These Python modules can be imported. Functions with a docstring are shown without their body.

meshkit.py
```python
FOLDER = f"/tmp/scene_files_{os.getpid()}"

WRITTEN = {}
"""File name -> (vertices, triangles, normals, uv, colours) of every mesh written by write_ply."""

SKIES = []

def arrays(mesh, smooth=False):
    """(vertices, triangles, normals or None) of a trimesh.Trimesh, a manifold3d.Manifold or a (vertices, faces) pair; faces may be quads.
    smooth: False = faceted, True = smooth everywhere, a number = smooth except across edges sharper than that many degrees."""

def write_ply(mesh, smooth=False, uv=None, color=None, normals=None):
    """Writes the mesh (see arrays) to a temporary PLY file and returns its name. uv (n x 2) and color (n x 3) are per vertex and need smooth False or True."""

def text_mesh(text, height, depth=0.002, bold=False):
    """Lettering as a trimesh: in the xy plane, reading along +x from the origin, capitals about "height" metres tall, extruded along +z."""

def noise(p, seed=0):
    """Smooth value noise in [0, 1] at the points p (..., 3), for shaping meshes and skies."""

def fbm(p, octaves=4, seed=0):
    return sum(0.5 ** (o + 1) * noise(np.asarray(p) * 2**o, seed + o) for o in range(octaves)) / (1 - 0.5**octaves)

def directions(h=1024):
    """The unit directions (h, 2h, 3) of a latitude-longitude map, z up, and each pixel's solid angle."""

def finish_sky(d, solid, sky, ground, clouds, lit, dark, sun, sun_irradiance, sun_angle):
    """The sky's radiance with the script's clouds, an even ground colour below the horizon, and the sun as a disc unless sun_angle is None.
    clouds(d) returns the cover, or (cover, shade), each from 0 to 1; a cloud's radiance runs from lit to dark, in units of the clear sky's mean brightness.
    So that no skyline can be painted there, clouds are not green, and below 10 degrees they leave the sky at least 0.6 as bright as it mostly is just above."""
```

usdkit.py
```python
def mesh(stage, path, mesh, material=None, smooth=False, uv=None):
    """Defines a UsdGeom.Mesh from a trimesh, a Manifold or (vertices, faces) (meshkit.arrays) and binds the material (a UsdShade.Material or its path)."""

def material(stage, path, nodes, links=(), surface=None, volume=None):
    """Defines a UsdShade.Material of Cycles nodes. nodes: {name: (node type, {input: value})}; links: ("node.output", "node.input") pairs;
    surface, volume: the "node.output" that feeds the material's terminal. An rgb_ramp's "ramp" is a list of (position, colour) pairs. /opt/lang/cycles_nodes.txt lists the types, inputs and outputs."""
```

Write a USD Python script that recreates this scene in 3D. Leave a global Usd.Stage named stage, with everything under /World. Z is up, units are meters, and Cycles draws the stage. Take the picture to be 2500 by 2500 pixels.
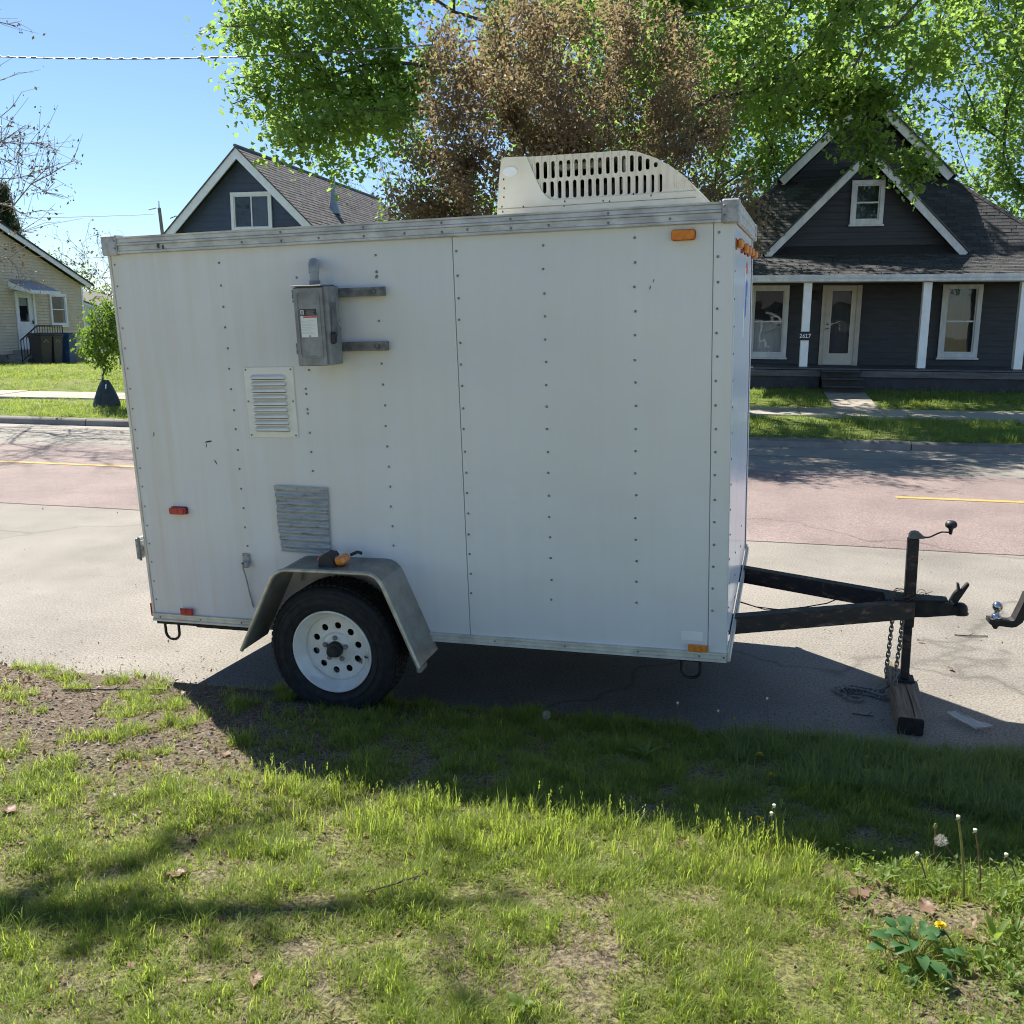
import math, random
import numpy as np
import trimesh
import shapely.geometry as sg
import shapely.affinity as sa
from shapely.ops import unary_union
import meshkit, usdkit
from pxr import Usd, UsdGeom, UsdLux, UsdShade, Gf, Sdf, Vt

stage = Usd.Stage.CreateInMemory()
UsdGeom.SetStageUpAxis(stage, 'Z')
UsdGeom.SetStageMetersPerUnit(stage, 1.0)
WORLD = UsdGeom.Xform.Define(stage, '/World')
UsdGeom.Scope.Define(stage, '/World/Looks')

# ------------------------------------------------------------------ camera, sky, sun, exposure
EYE = (0.0, 0.0, 1.92)
cam = UsdGeom.Camera.Define(stage, '/World/camera')
cam.AddTransformOp().Set(Gf.Matrix4d(0.97647, 0.21560501, 0.00456662, 0,
                                     -0.04574771, 0.18640360, 0.98140758, 0,
                                     0.21074516, -0.95852396, 0.19188096, 0,
                                     EYE[0], EYE[1], EYE[2], 1))
cam.CreateHorizontalApertureAttr(36.0)
cam.CreateVerticalApertureAttr(36.0)
cam.CreateFocalLengthAttr(36.0 * 2311 / 2500)
cam.CreateExposureAttr(1.1)
SUN_AZ, SUN_EL = math.radians(-49.0), math.radians(51.0)
SUN = np.array([math.sin(SUN_AZ) * math.cos(SUN_EL), math.cos(SUN_AZ) * math.cos(SUN_EL), math.sin(SUN_EL)])
usdkit.material(stage, '/World/Looks/sky', {
    'sky': ('sky_texture', {'sky_type': 'single_scattering', 'sun_disc': False, 'sun_elevation': SUN_EL, 'sun_rotation': SUN_AZ,
                            'altitude': 200.0, 'air_density': 1.0, 'aerosol_density': 0.15, 'ozone_density': 6.0}),
    'bg': ('background_shader', {'strength': 0.07})}, [('sky.color', 'bg.color')], surface='bg.background')
dome = UsdLux.DomeLight.Define(stage, '/World/sky')
UsdShade.MaterialBindingAPI.Apply(dome.GetPrim()).Bind(UsdShade.Material.Get(stage, '/World/Looks/sky'))
dome.GetPrim().SetCustomDataByKey('kind', 'structure')
sun = UsdLux.DistantLight.Define(stage, '/World/sun')
sun.CreateIntensityAttr(1.22); sun.CreateAngleAttr(0.53); sun.CreateColorAttr(Gf.Vec3f(1.0, 0.95, 0.86))
sun.GetPrim().CreateAttribute('inputs:normalize', Sdf.ValueTypeNames.Bool).Set(True)
zx = np.array([math.cos(SUN_AZ), -math.sin(SUN_AZ), 0.0]); zy = np.cross(SUN, zx)
sun.AddTransformOp().Set(Gf.Matrix4d(*zx, 0, *zy, 0, *SUN, 0, 0, 0, 40, 1))

# ------------------------------------------------------------------ materials
def mat(name, nodes, links=(), surface=None, volume=None):
    return usdkit.material(stage, '/World/Looks/' + name, nodes, links, surface, volume)

def pbr(name, col, rough=0.6, metal=0.0, var=0.15, scale=6.0, bump=0.0, bscale=60.0, spec=0.5, coat=0.0, col2=None, stretch=(1, 1, 1), detail=5.0, island=0.0, lo=0.35, hi=0.65):
    c = np.array(col, float)
    a = np.clip(c * (1 - var), 0, 1) if col2 is None else c
    b = np.clip(c * (1 + var), 0, 1) if col2 is None else np.array(col2, float)
    nodes = {'g': ('geometry', {}), 'm': ('mapping', {'scale': stretch}),
             'n': ('noise_texture', {'scale': scale, 'detail': detail, 'roughness': 0.6}),
             'r': ('rgb_ramp', {'ramp': [(lo, a), (hi, b)]}),
             'p': ('principled_bsdf', {'roughness': rough, 'metallic': metal, 'specular_ior_level': spec, 'coat_weight': coat})}
    links = [('g.position', 'm.vector'), ('m.vector', 'n.vector'), ('n.fac', 'r.fac')]
    out = 'r.color'
    if island:
        nodes['iv'] = ('map_range', {'from_min': 0.0, 'from_max': 1.0, 'to_min': 1 - island, 'to_max': 1 + island})
        nodes['h'] = ('hsv', {})
        links += [('g.random_per_island', 'iv.value'), ('iv.result', 'h.value'), (out, 'h.color')]
        out = 'h.color'
    links.append((out, 'p.base_color'))
    if bump:
        nodes['bn'] = ('noise_texture', {'scale': bscale, 'detail': 4.0, 'roughness': 0.65})
        nodes['b'] = ('bump', {'strength': 1.0, 'distance': bump})
        links += [('m.vector', 'bn.vector'), ('bn.fac', 'b.height'), ('b.normal', 'p.normal')]
    return mat(name, nodes, links, 'p.BSDF')

def leafmat(name, stops, trans=0.5, boost=1.7, rough=0.5, tint=(1.0, 1.0, 0.55), fac=0.45):
    return mat(name, {'g': ('geometry', {}), 'r': ('rgb_ramp', {'ramp': stops}),
                      'p': ('principled_bsdf', {'roughness': rough, 'specular_ior_level': 0.35}),
                      'k': ('mix_color', {'blend_type': 'multiply', 'fac': 1.0, 'b': tuple(np.array(tint) * boost), 'use_clamp': False}),
                      't': ('translucent_bsdf', {}), 'x': ('mix_closure', {'fac': fac})},
               [('g.random_per_island', 'r.fac'), ('r.color', 'p.base_color'), ('r.color', 'k.a'), ('k.result', 't.color'),
                ('p.BSDF', 'x.closure1'), ('t.BSDF', 'x.closure2')], 'x.closure')

M = {}
# trailer side: white painted sheet, faint vertical grime runs
M['trailer_white'] = mat('trailer_white', {
    'g': ('texture_coordinate', {}), 'm1': ('mapping', {'scale': (9.0, 9.0, 0.35)}), 'n1': ('noise_texture', {'scale': 1.6, 'detail': 6.0, 'roughness': 0.65}),
    'r1': ('rgb_ramp', {'ramp': [(0.42, (0, 0, 0)), (0.78, (1, 1, 1))]}),
    'n2': ('noise_texture', {'scale': 1.1, 'detail': 4.0}), 'r2': ('rgb_ramp', {'ramp': [(0.35, (0.64, 0.642, 0.648)), (0.65, (0.69, 0.692, 0.698))]}),
    'sx': ('separate_xyz', {}), 'ml': ('map_range', {'from_min': 0.0, 'from_max': 1.3, 'to_min': 0.52, 'to_max': 0.14, 'clamp': True}),
    'mm': ('math', {'math_type': 'multiply'}),
    'c': ('mix_color', {'b': (0.56, 0.47, 0.33)}),
    'n3': ('noise_texture', {'scale': 38.0, 'detail': 2.0}), 'b': ('bump', {'distance': 0.0006, 'strength': 0.6}),
    'n4': ('noise_texture', {'scale': 2.2, 'detail': 2.0}), 'b2': ('bump', {'distance': 0.03, 'strength': 0.7}),
    'n5': ('noise_texture', {'scale': 260.0, 'detail': 2.0}), 'r5': ('rgb_ramp', {'ramp': [(0.70, (0, 0, 0)), (0.78, (1, 1, 1))]}),
    'c5': ('mix_color', {'b': (0.42, 0.38, 0.32)}), 'k5': ('math', {'math_type': 'multiply', 'value2': 0.30}),
    'p': ('principled_bsdf', {'roughness': 0.34, 'coat_weight': 0.3, 'coat_roughness': 0.12})},
    [('g.object', 'm1.vector'), ('m1.vector', 'n1.vector'), ('n1.fac', 'r1.fac'), ('g.object', 'n2.vector'), ('n2.fac', 'r2.fac'),
     ('g.object', 'sx.vector'), ('sx.x', 'ml.value'), ('r1.color', 'mm.value1'), ('ml.result', 'mm.value2'), ('mm.value', 'c.fac'), ('r2.color', 'c.a'),
     ('g.object', 'n3.vector'), ('n3.fac', 'b.height'), ('g.object', 'n4.vector'), ('n4.fac', 'b2.height'), ('b2.normal', 'b.normal'), ('b.normal', 'p.normal'),
     ('g.object', 'n5.vector'), ('n5.fac', 'r5.fac'), ('r5.color', 'k5.value1'), ('k5.value', 'c5.fac'), ('c.result', 'c5.a'), ('c5.result', 'p.base_color')], 'p.BSDF')
M['front_white'] = mat('front_white', {
    'g': ('texture_coordinate', {}), 'm': ('mapping', {'scale': (1.0, 2.2, 0.5)}), 'n': ('noise_texture', {'scale': 3.0, 'detail': 2.0}), 'b': ('bump', {'distance': 0.02, 'strength': 0.35}),
    'p': ('principled_bsdf', {'base_color': (0.74, 0.76, 0.78), 'roughness': 0.26, 'coat_weight': 0.25, 'coat_roughness': 0.08})},
    [('g.object', 'm.vector'), ('m.vector', 'n.vector'), ('n.fac', 'b.height'), ('b.normal', 'p.normal')], 'p.BSDF')
M['aluminium'] = pbr('aluminium', (0.52, 0.52, 0.52), 0.42, 0.75, 0.22, 9, 0.0008, 120, stretch=(1, 1, 2))
M['aluminium_dull'] = pbr('aluminium_dull', (0.40, 0.40, 0.41), 0.5, 0.55, 0.28, 26, 0.0006, 150)
M['rail_ivory'] = pbr('rail_ivory', (0.62, 0.60, 0.53), 0.45, 0.25, 0.15, 12)
M['galvanized'] = pbr('galvanized', (0.34, 0.36, 0.38), 0.45, 0.6, 0.40, 42, 0.0012, 55, stretch=(0.5, 1, 1.6))
M['corrugated'] = mat('corrugated', {
    'g': ('texture_coordinate', {}), 'm': ('mapping', {'scale': (3.0, 3.0, 16.0)}), 'n': ('noise_texture', {'scale': 5.0, 'detail': 6.0, 'roughness': 0.7}),
    'r': ('rgb_ramp', {'ramp': [(0.30, (0.07, 0.07, 0.07)), (0.42, (0.27, 0.29, 0.31)), (0.6, (0.37, 0.40, 0.42)), (0.70, (0.28, 0.25, 0.19))]}),
    'p': ('principled_bsdf', {'roughness': 0.5, 'metallic': 0.35})},
    [('g.object', 'm.vector'), ('m.vector', 'n.vector'), ('n.fac', 'r.fac'), ('r.color', 'p.base_color')], 'p.BSDF')
M['rivet'] = pbr('rivet', (0.22, 0.23, 0.25), 0.4, 0.7, 0.2, 90)
M['tyre'] = pbr('tyre', (0.018, 0.018, 0.019), 0.75, 0, 0.35, 30, 0.001, 150, spec=0.3)
M['rim_white'] = pbr('rim_white', (0.80, 0.80, 0.79), 0.35, 0, 0.05, 14, coat=0.3, col2=(0.72, 0.69, 0.62))
M['black_steel'] = pbr('black_steel', (0.022, 0.021, 0.022), 0.55, 0.2, 0.5, 18, 0.0008, 90)
M['tongue_steel'] = mat('tongue_steel', {
    'g': ('texture_coordinate', {}), 'm': ('mapping', {'scale': (4, 4, 9)}), 'n': ('noise_texture', {'scale': 3.2, 'detail': 7.0, 'roughness': 0.7}),
    'r': ('rgb_ramp', {'ramp': [(0.40, (0.020, 0.020, 0.022)), (0.53, (0.030, 0.026, 0.025)), (0.59, (0.085, 0.046, 0.028)), (0.68, (0.17, 0.155, 0.15))]}),
    'p': ('principled_bsdf', {'roughness': 0.6})},
    [('g.object', 'm.vector'), ('m.vector', 'n.vector'), ('n.fac', 'r.fac'), ('r.color', 'p.base_color')], 'p.BSDF')
M['fender_steel'] = pbr('fender_steel', (0.20, 0.19, 0.16), 0.42, 0.35, 0.30, 9, 0.0008, 80, col2=(0.32, 0.30, 0.255))
M['fender_edge'] = pbr('fender_edge', (0.50, 0.47, 0.38), 0.34, 0.6, 0.2, 20)
M['under_black'] = pbr('under_black', (0.015, 0.015, 0.016), 0.8, 0, 0.3, 20)
M['chain_steel'] = pbr('chain_steel', (0.17, 0.16, 0.155), 0.5, 0.45, 0.5, 60, col2=(0.30, 0.29, 0.285))
M['chrome'] = pbr('chrome', (0.72, 0.72, 0.73), 0.12, 1.0, 0.08, 40)
M['amber'] = pbr('amber', (0.62, 0.17, 0.015), 0.22, 0, 0.25, 60, col2=(0.72, 0.26, 0.04), coat=0.5)
M['amber_base'] = pbr('amber_base', (0.33, 0.08, 0.012), 0.35, 0, 0.2, 40)
M['red_lens'] = pbr('red_lens', (0.40, 0.02, 0.03), 0.25, 0, 0.3, 60, coat=0.5)
M['red_dark'] = pbr('red_dark', (0.12, 0.01, 0.012), 0.4, 0, 0.2, 40)
M['ivory_plastic'] = pbr('ivory_plastic', (0.62, 0.575, 0.45), 0.5, 0, 0.07, 5, 0.0004, 120, col2=(0.72, 0.685, 0.56))
M['vent_white'] = pbr('vent_white', (0.80, 0.79, 0.745), 0.4, 0, 0.05, 10, col2=(0.74, 0.72, 0.66))
M['box_grey'] = pbr('box_grey', (0.235, 0.24, 0.245), 0.5, 0.1, 0.2, 22, 0.0004, 100)
M['box_grey_dark'] = pbr('box_grey_dark', (0.15, 0.155, 0.16), 0.5, 0.1, 0.2, 22)
M['strut_grey'] = pbr('strut_grey', (0.16, 0.165, 0.17), 0.5, 0.4, 0.35, 26)
M['pvc_grey'] = pbr('pvc_grey', (0.34, 0.345, 0.34), 0.5, 0, 0.12, 30)
M['black_plastic'] = pbr('black_plastic', (0.02, 0.02, 0.022), 0.5, 0, 0.3, 30)
M['paper_white'] = pbr('paper_white', (0.74, 0.75, 0.74), 0.6, 0, 0.04, 20)
M['paper_red'] = pbr('paper_red', (0.62, 0.14, 0.13), 0.6, 0, 0.1, 60)
M['print_grey'] = pbr('print_grey', (0.30, 0.28, 0.24), 0.6, 0, 0.1, 60)
M['tape_white'] = pbr('tape_white', (0.76, 0.76, 0.75), 0.4, 0, 0.03, 20)
M['sticker_blue'] = pbr('sticker_blue', (0.02, 0.10, 0.55), 0.4, 0, 0.1, 20)
M['fin_dark'] = pbr('fin_dark', (0.05, 0.05, 0.06), 0.5, 0.3, 0.4, 30)
M['mark_dark'] = pbr('mark_dark', (0.05, 0.05, 0.05), 0.7, 0, 0.3, 80)
M['copper_tan'] = pbr('copper_tan', (0.34, 0.28, 0.2), 0.5, 0.2, 0.2, 30)
M['old_wood'] = mat('old_wood', {
    'g': ('texture_coordinate', {}), 'm': ('mapping', {'scale': (26.0, 1.4, 26.0)}), 'n': ('noise_texture', {'scale': 2.4, 'detail': 7.0, 'roughness': 0.7}),
    'r': ('rgb_ramp', {'ramp': [(0.30, (0.05, 0.037, 0.026)), (0.46, (0.20, 0.155, 0.105)), (0.7, (0.33, 0.27, 0.19))]}), 'b': ('bump', {'distance': 0.006}),
    'p': ('principled_bsdf', {'roughness': 0.85})},
    [('g.object', 'm.vector'), ('m.vector', 'n.vector'), ('n.fac', 'r.fac'), ('n.fac', 'b.height'), ('b.normal', 'p.normal'), ('r.color', 'p.base_color')], 'p.BSDF')
M['wood_end'] = pbr('wood_end', (0.022, 0.017, 0.013), 0.9, 0, 0.5, 40, 0.004, 60)
# setting
def paving(name, stops, speck, scale=1.0, crack=0.0, bump=0.003, stain=0.7):
    n = {'g': ('geometry', {}), 'n1': ('noise_texture', {'scale': 1.1 * scale, 'detail': 5.0, 'roughness': 0.6}), 'r1': ('rgb_ramp', {'ramp': stops}),
         'n2': ('noise_texture', {'scale': 75.0, 'detail': 4.0, 'roughness': 0.8}), 'r2': ('rgb_ramp', {'ramp': [(0.36, tuple(np.array((1, 1, 1)) * (1 - speck))), (0.52, (1, 1, 1)), (0.70, (1 + speck,) * 3)]}),
         'c': ('mix_color', {'blend_type': 'multiply', 'fac': 1.0, 'use_clamp': False}),
         'n4': ('noise_texture', {'scale': 0.45, 'detail': 6.0, 'roughness': 0.7}), 'r4': ('rgb_ramp', {'ramp': [(0.36, (stain, stain, stain * 1.02)), (0.50, (1, 1, 1))]}),
         'c4': ('mix_color', {'blend_type': 'multiply', 'fac': 1.0, 'use_clamp': False}),
         'b': ('bump', {'distance': bump}), 'p': ('principled_bsdf', {'roughness': 0.85, 'specular_ior_level': 0.35})}
    l = [('g.position', 'n1.vector'), ('g.position', 'n2.vector'), ('g.position', 'n4.vector'), ('n1.fac', 'r1.fac'), ('n2.fac', 'r2.fac'), ('r1.color', 'c.a'), ('r2.color', 'c.b'),
         ('n4.fac', 'r4.fac'), ('c.result', 'c4.a'), ('r4.color', 'c4.b'), ('n2.fac', 'b.height'), ('b.normal', 'p.normal')]
    out = 'c4.result'
    if crack:
        n['w'] = ('noise_texture', {'scale': 0.9, 'detail': 4.0}); n['wv'] = ('vector_math', {'math_type': 'scale', 'scale': 1.3}); n['wa'] = ('vector_math', {'math_type': 'add'})
        n['v'] = ('voronoi_texture', {'feature': 'distance_to_edge', 'scale': 0.22}); n['rv'] = ('rgb_ramp', {'ramp': [(0.0, (1 - crack,) * 3), (0.006, (1, 1, 1))]})
        n['c5'] = ('mix_color', {'blend_type': 'multiply', 'fac': 1.0, 'use_clamp': False})
        l += [('g.position', 'w.vector'), ('w.color', 'wv.vector1'), ('wv.vector', 'wa.vector1'), ('g.position', 'wa.vector2'), ('wa.vector', 'v.vector'), ('v.distance', 'rv.fac'), (out, 'c5.a'), ('rv.color', 'c5.b')]
        out = 'c5.result'
    l.append((out, 'p.base_color'))
    return mat(name, n, l, 'p.BSDF')
M['lane'] = paving('lane', [(0.3, (0.225, 0.205, 0.175)), (0.7, (0.30, 0.275, 0.238))], 0.5, 1.0, 0.35, 0.004, 0.82)
M['far_lane'] = paving('far_lane', [(0.3, (0.27, 0.24, 0.205)), (0.7, (0.345, 0.315, 0.27))], 0.4)
M['pink_asphalt'] = paving('pink_asphalt', [(0.3, (0.225, 0.172, 0.158)), (0.7, (0.305, 0.238, 0.216))], 0.55, 0.8, 0.4, 0.006, 0.85)
M['yellow_paint'] = pbr('yellow_paint', (0.30, 0.215, 0.16), 0.8, 0, 0.3, 38, 0.003, 90, col2=(0.56, 0.335, 0.06), lo=0.36, hi=0.46)
M['concrete'] = paving('concrete', [(0.3, (0.33, 0.29, 0.235)), (0.7, (0.43, 0.385, 0.32))], 0.15)
M['kerb'] = paving('kerb', [(0.3, (0.14, 0.135, 0.125)), (0.7, (0.27, 0.25, 0.22))], 0.22)
M['lawn_soil'] = mat('lawn_soil', {
    'g': ('geometry', {}), 'n1': ('noise_texture', {'scale': 2.3, 'detail': 6.0, 'roughness': 0.65}), 'n2': ('noise_texture', {'scale': 70.0, 'detail': 6.0, 'roughness': 0.75}),
    'r1': ('rgb_ramp', {'ramp': [(0.33, (0.18, 0.145, 0.105)), (0.43, (0.28, 0.24, 0.16)), (0.52, (0.24, 0.235, 0.10)), (0.66, (0.19, 0.225, 0.065))]}),
    'r2': ('rgb_ramp', {'ramp': [(0.34, (0.18, 0.16, 0.14)), (0.48, (0.75, 0.75, 0.75)), (0.64, (1.8, 1.72, 1.55))]}),
    'c': ('mix_color', {'blend_type': 'multiply', 'fac': 1.0, 'use_clamp': False}), 'sx': ('separate_xyz', {}), 'mx': ('map_range', {'from_min': -0.9, 'from_max': -2.1, 'to_min': 0.0, 'to_max': 1.0, 'clamp': True}), 'my': ('map_range', {'from_min': 2.5, 'from_max': 3.4, 'to_min': 0.0, 'to_max': 1.0, 'clamp': True}),
    'mk': ('math', {'math_type': 'multiply'}), 'mn': ('math', {'math_type': 'multiply_add', 'value2': 3.0, 'value3': -0.5, 'use_clamp': True}), 'mz': ('math', {'math_type': 'multiply', 'use_clamp': True}), 'cd': ('mix_color', {'b': (0.205, 0.165, 0.13)}), 'b': ('bump', {'distance': 0.02}), 'p': ('principled_bsdf', {'roughness': 0.95, 'specular_ior_level': 0.2})},
    [('g.position', 'n1.vector'), ('g.position', 'n2.vector'), ('n1.fac', 'r1.fac'), ('n2.fac', 'r2.fac'), ('g.position', 'sx.vector'), ('sx.x', 'mx.value'), ('sx.y', 'my.value'), ('mx.result', 'mk.value1'), ('my.result', 'mk.value2'), ('mk.value', 'mz.value1'), ('n1.fac', 'mn.value1'), ('mn.value', 'mz.value2'), ('mz.value', 'cd.fac'), ('r1.color', 'cd.a'), ('cd.result', 'c.a'), ('r2.color', 'c.b'), ('c.result', 'p.base_color'), ('n2.fac', 'b.height'), ('b.normal', 'p.normal')], 'p.BSDF')
M['far_turf'] = mat('far_turf', {
    'g': ('geometry', {}), 'n1': ('noise_texture', {'scale': 0.9, 'detail': 6.0}), 'n2': ('noise_texture', {'scale': 40.0, 'detail': 5.0, 'roughness': 0.8}),
    'r1': ('rgb_ramp', {'ramp': [(0.35, (0.10, 0.14, 0.03)), (0.6, (0.15, 0.18, 0.04)), (0.72, (0.19, 0.18, 0.08))]}),
    'r2': ('rgb_ramp', {'ramp': [(0.3, (0.45, 0.45, 0.45)), (0.6, (1.3, 1.3, 1.3))]}),
    'c': ('mix_color', {'blend_type': 'multiply', 'fac': 1.0, 'use_clamp': False}), 'p': ('principled_bsdf', {'roughness': 0.95, 'specular_ior_level': 0.2})},
    [('g.position', 'n1.vector'), ('g.position', 'n2.vector'), ('n1.fac', 'r1.fac'), ('n2.fac', 'r2.fac'), ('r1.color', 'c.a'), ('r2.color', 'c.b'), ('c.result', 'p.base_color')], 'p.BSDF')
GREEN = [(0.0, (0.175, 0.225, 0.055)), (0.32, (0.245, 0.30, 0.07)), (0.62, (0.32, 0.36, 0.095)), (0.78, (0.42, 0.41, 0.16)), (0.88, (0.52, 0.46, 0.26)), (1.0, (0.55, 0.48, 0.31))]
M['grass'] = leafmat('grass', GREEN, boost=2.5, fac=0.57, tint=(1.0, 0.97, 0.58))
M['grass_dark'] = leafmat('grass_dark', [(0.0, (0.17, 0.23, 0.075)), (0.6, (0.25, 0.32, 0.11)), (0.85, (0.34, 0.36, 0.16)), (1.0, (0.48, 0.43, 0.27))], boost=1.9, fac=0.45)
M['straw'] = leafmat('straw', [(0.0, (0.20, 0.15, 0.085)), (0.5, (0.33, 0.265, 0.155)), (1.0, (0.46, 0.39, 0.25))], boost=1.0, fac=0.15)
M['dead_leaf'] = leafmat('dead_leaf', [(0.0, (0.22, 0.14, 0.09)), (0.5, (0.40, 0.27, 0.18)), (1.0, (0.52, 0.39, 0.27))], boost=1.1, fac=0.25)
M['weed_leaf'] = leafmat('weed_leaf', [(0.0, (0.15, 0.22, 0.055)), (0.8, (0.28, 0.35, 0.10)), (1.0, (0.42, 0.38, 0.2))], boost=2.0, fac=0.5)
M['broad_leaf'] = leafmat('broad_leaf', [(0.0, (0.06, 0.145, 0.045)), (1.0, (0.115, 0.21, 0.06))], boost=1.6, rough=0.5, fac=0.4)
M['stem_green'] = pbr('stem_green', (0.20, 0.19, 0.05), 0.6, 0, 0.3, 20)
M['stem_red'] = pbr('stem_red', (0.17, 0.085, 0.05), 0.6, 0, 0.35, 20)
M['petal'] = pbr('petal', (0.80, 0.62, 0.015), 0.6, 0, 0.12, 200)
M['puff'] = leafmat('puff', [(0.0, (0.55, 0.53, 0.48)), (1.0, (0.75, 0.73, 0.68))], boost=1.0, tint=(1, 1, 1), fac=0.4)
M['seed_tip'] = pbr('seed_tip', (0.68, 0.66, 0.48), 0.6, 0, 0.15, 100)
M['maple_leaf'] = leafmat('maple_leaf', [(0.0, (0.11, 0.165, 0.045)), (0.5, (0.165, 0.225, 0.058)), (1.0, (0.23, 0.28, 0.072))], boost=2.9, fac=0.64, tint=(1.0, 1.0, 0.78))
M['maple_leaf_dark'] = leafmat('maple_leaf_dark', [(0.0, (0.040, 0.090, 0.020)), (0.5, (0.065, 0.125, 0.026)), (1.0, (0.105, 0.165, 0.030))], boost=1.9, fac=0.48)
M['crab_leaf'] = leafmat('crab_leaf', [(0.0, (0.20, 0.155, 0.10)), (0.25, (0.32, 0.27, 0.14)), (0.45, (0.40, 0.39, 0.13)), (0.54, (0.50, 0.33, 0.20)), (0.64, (0.40, 0.44, 0.12)), (1.0, (0.48, 0.58, 0.13))], boost=1.6, tint=(1, 1, 0.8), fac=0.55)
M['young_leaf'] = leafmat('young_leaf', [(0.0, (0.10, 0.16, 0.035)), (1.0, (0.19, 0.26, 0.06))], boost=2.2, fac=0.55)
M['pine_needle'] = leafmat('pine_needle', [(0.0, (0.06, 0.085, 0.04)), (1.0, (0.12, 0.15, 0.07))], boost=1.5, fac=0.4)
M['bud'] = leafmat('bud', [(0.0, (0.10, 0.07, 0.045)), (0.55, (0.15, 0.12, 0.06)), (0.7, (0.20, 0.22, 0.05)), (1.0, (0.26, 0.28, 0.06))], boost=1.3, fac=0.3)
M['far_leaf'] = leafmat('far_leaf', [(0.0, (0.10, 0.145, 0.055)), (1.0, (0.20, 0.24, 0.09))], boost=2.0, fac=0.5)
M['red_bud_leaf'] = leafmat('red_bud_leaf', [(0.0, (0.12, 0.05, 0.05)), (1.0, (0.20, 0.10, 0.09))], boost=1.2, tint=(1, .9, .8), fac=0.35)
M['bark'] = pbr('bark', (0.075, 0.062, 0.052), 0.9, 0, 0.45, 9, 0.015, 22, stretch=(1, 1, 0.3))
M['bark_grey'] = pbr('bark_grey', (0.17, 0.145, 0.12), 0.9, 0, 0.4, 9, 0.01, 22, stretch=(1, 1, 0.3))
# houses
M['charcoal'] = pbr('charcoal', (0.030, 0.032, 0.037), 0.65, 0, 0.22, 4, 0.0012, 60, island=0.05, stretch=(0.5, 1, 3))
M['navy'] = pbr('navy', (0.046, 0.066, 0.112), 0.65, 0, 0.10, 4, island=0.04)
M['cream'] = pbr('cream', (0.58, 0.50, 0.36), 0.6, 0, 0.07, 3, island=0.02)
M['white_trim'] = pbr('white_trim', (0.74, 0.75, 0.75), 0.55, 0, 0.06, 6)
M['aged_trim'] = pbr('aged_trim', (0.55, 0.56, 0.55), 0.6, 0, 0.14, 7, stretch=(1, 1, 0.4))
M['shingle_a'] = pbr('shingle_a', (0.050, 0.050, 0.052), 0.9, 0, 0.35, 60, 0.003, 200)
M['shingle_b'] = pbr('shingle_b', (0.068, 0.067, 0.068), 0.9, 0, 0.35, 60, 0.003, 200)
M['shingle_c'] = pbr('shingle_c', (0.036, 0.036, 0.039), 0.9, 0, 0.35, 60, 0.003, 200)
M['shingle_d'] = pbr('shingle_d', (0.115, 0.105, 0.105), 0.9, 0, 0.3, 60, 0.003, 200)
M['shingle_e'] = pbr('shingle_e', (0.145, 0.13, 0.128), 0.9, 0, 0.3, 60, 0.003, 200)
M['shingle_f'] = pbr('shingle_f', (0.090, 0.082, 0.083), 0.9, 0, 0.3, 60, 0.003, 200)
M['porch_wood'] = pbr('porch_wood', (0.085, 0.082, 0.085), 0.8, 0, 0.35, 5, 0.002, 60, stretch=(0.4, 1, 4))
M['porch_dark'] = pbr('porch_dark', (0.028, 0.028, 0.032), 0.8, 0, 0.3, 6)
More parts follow.
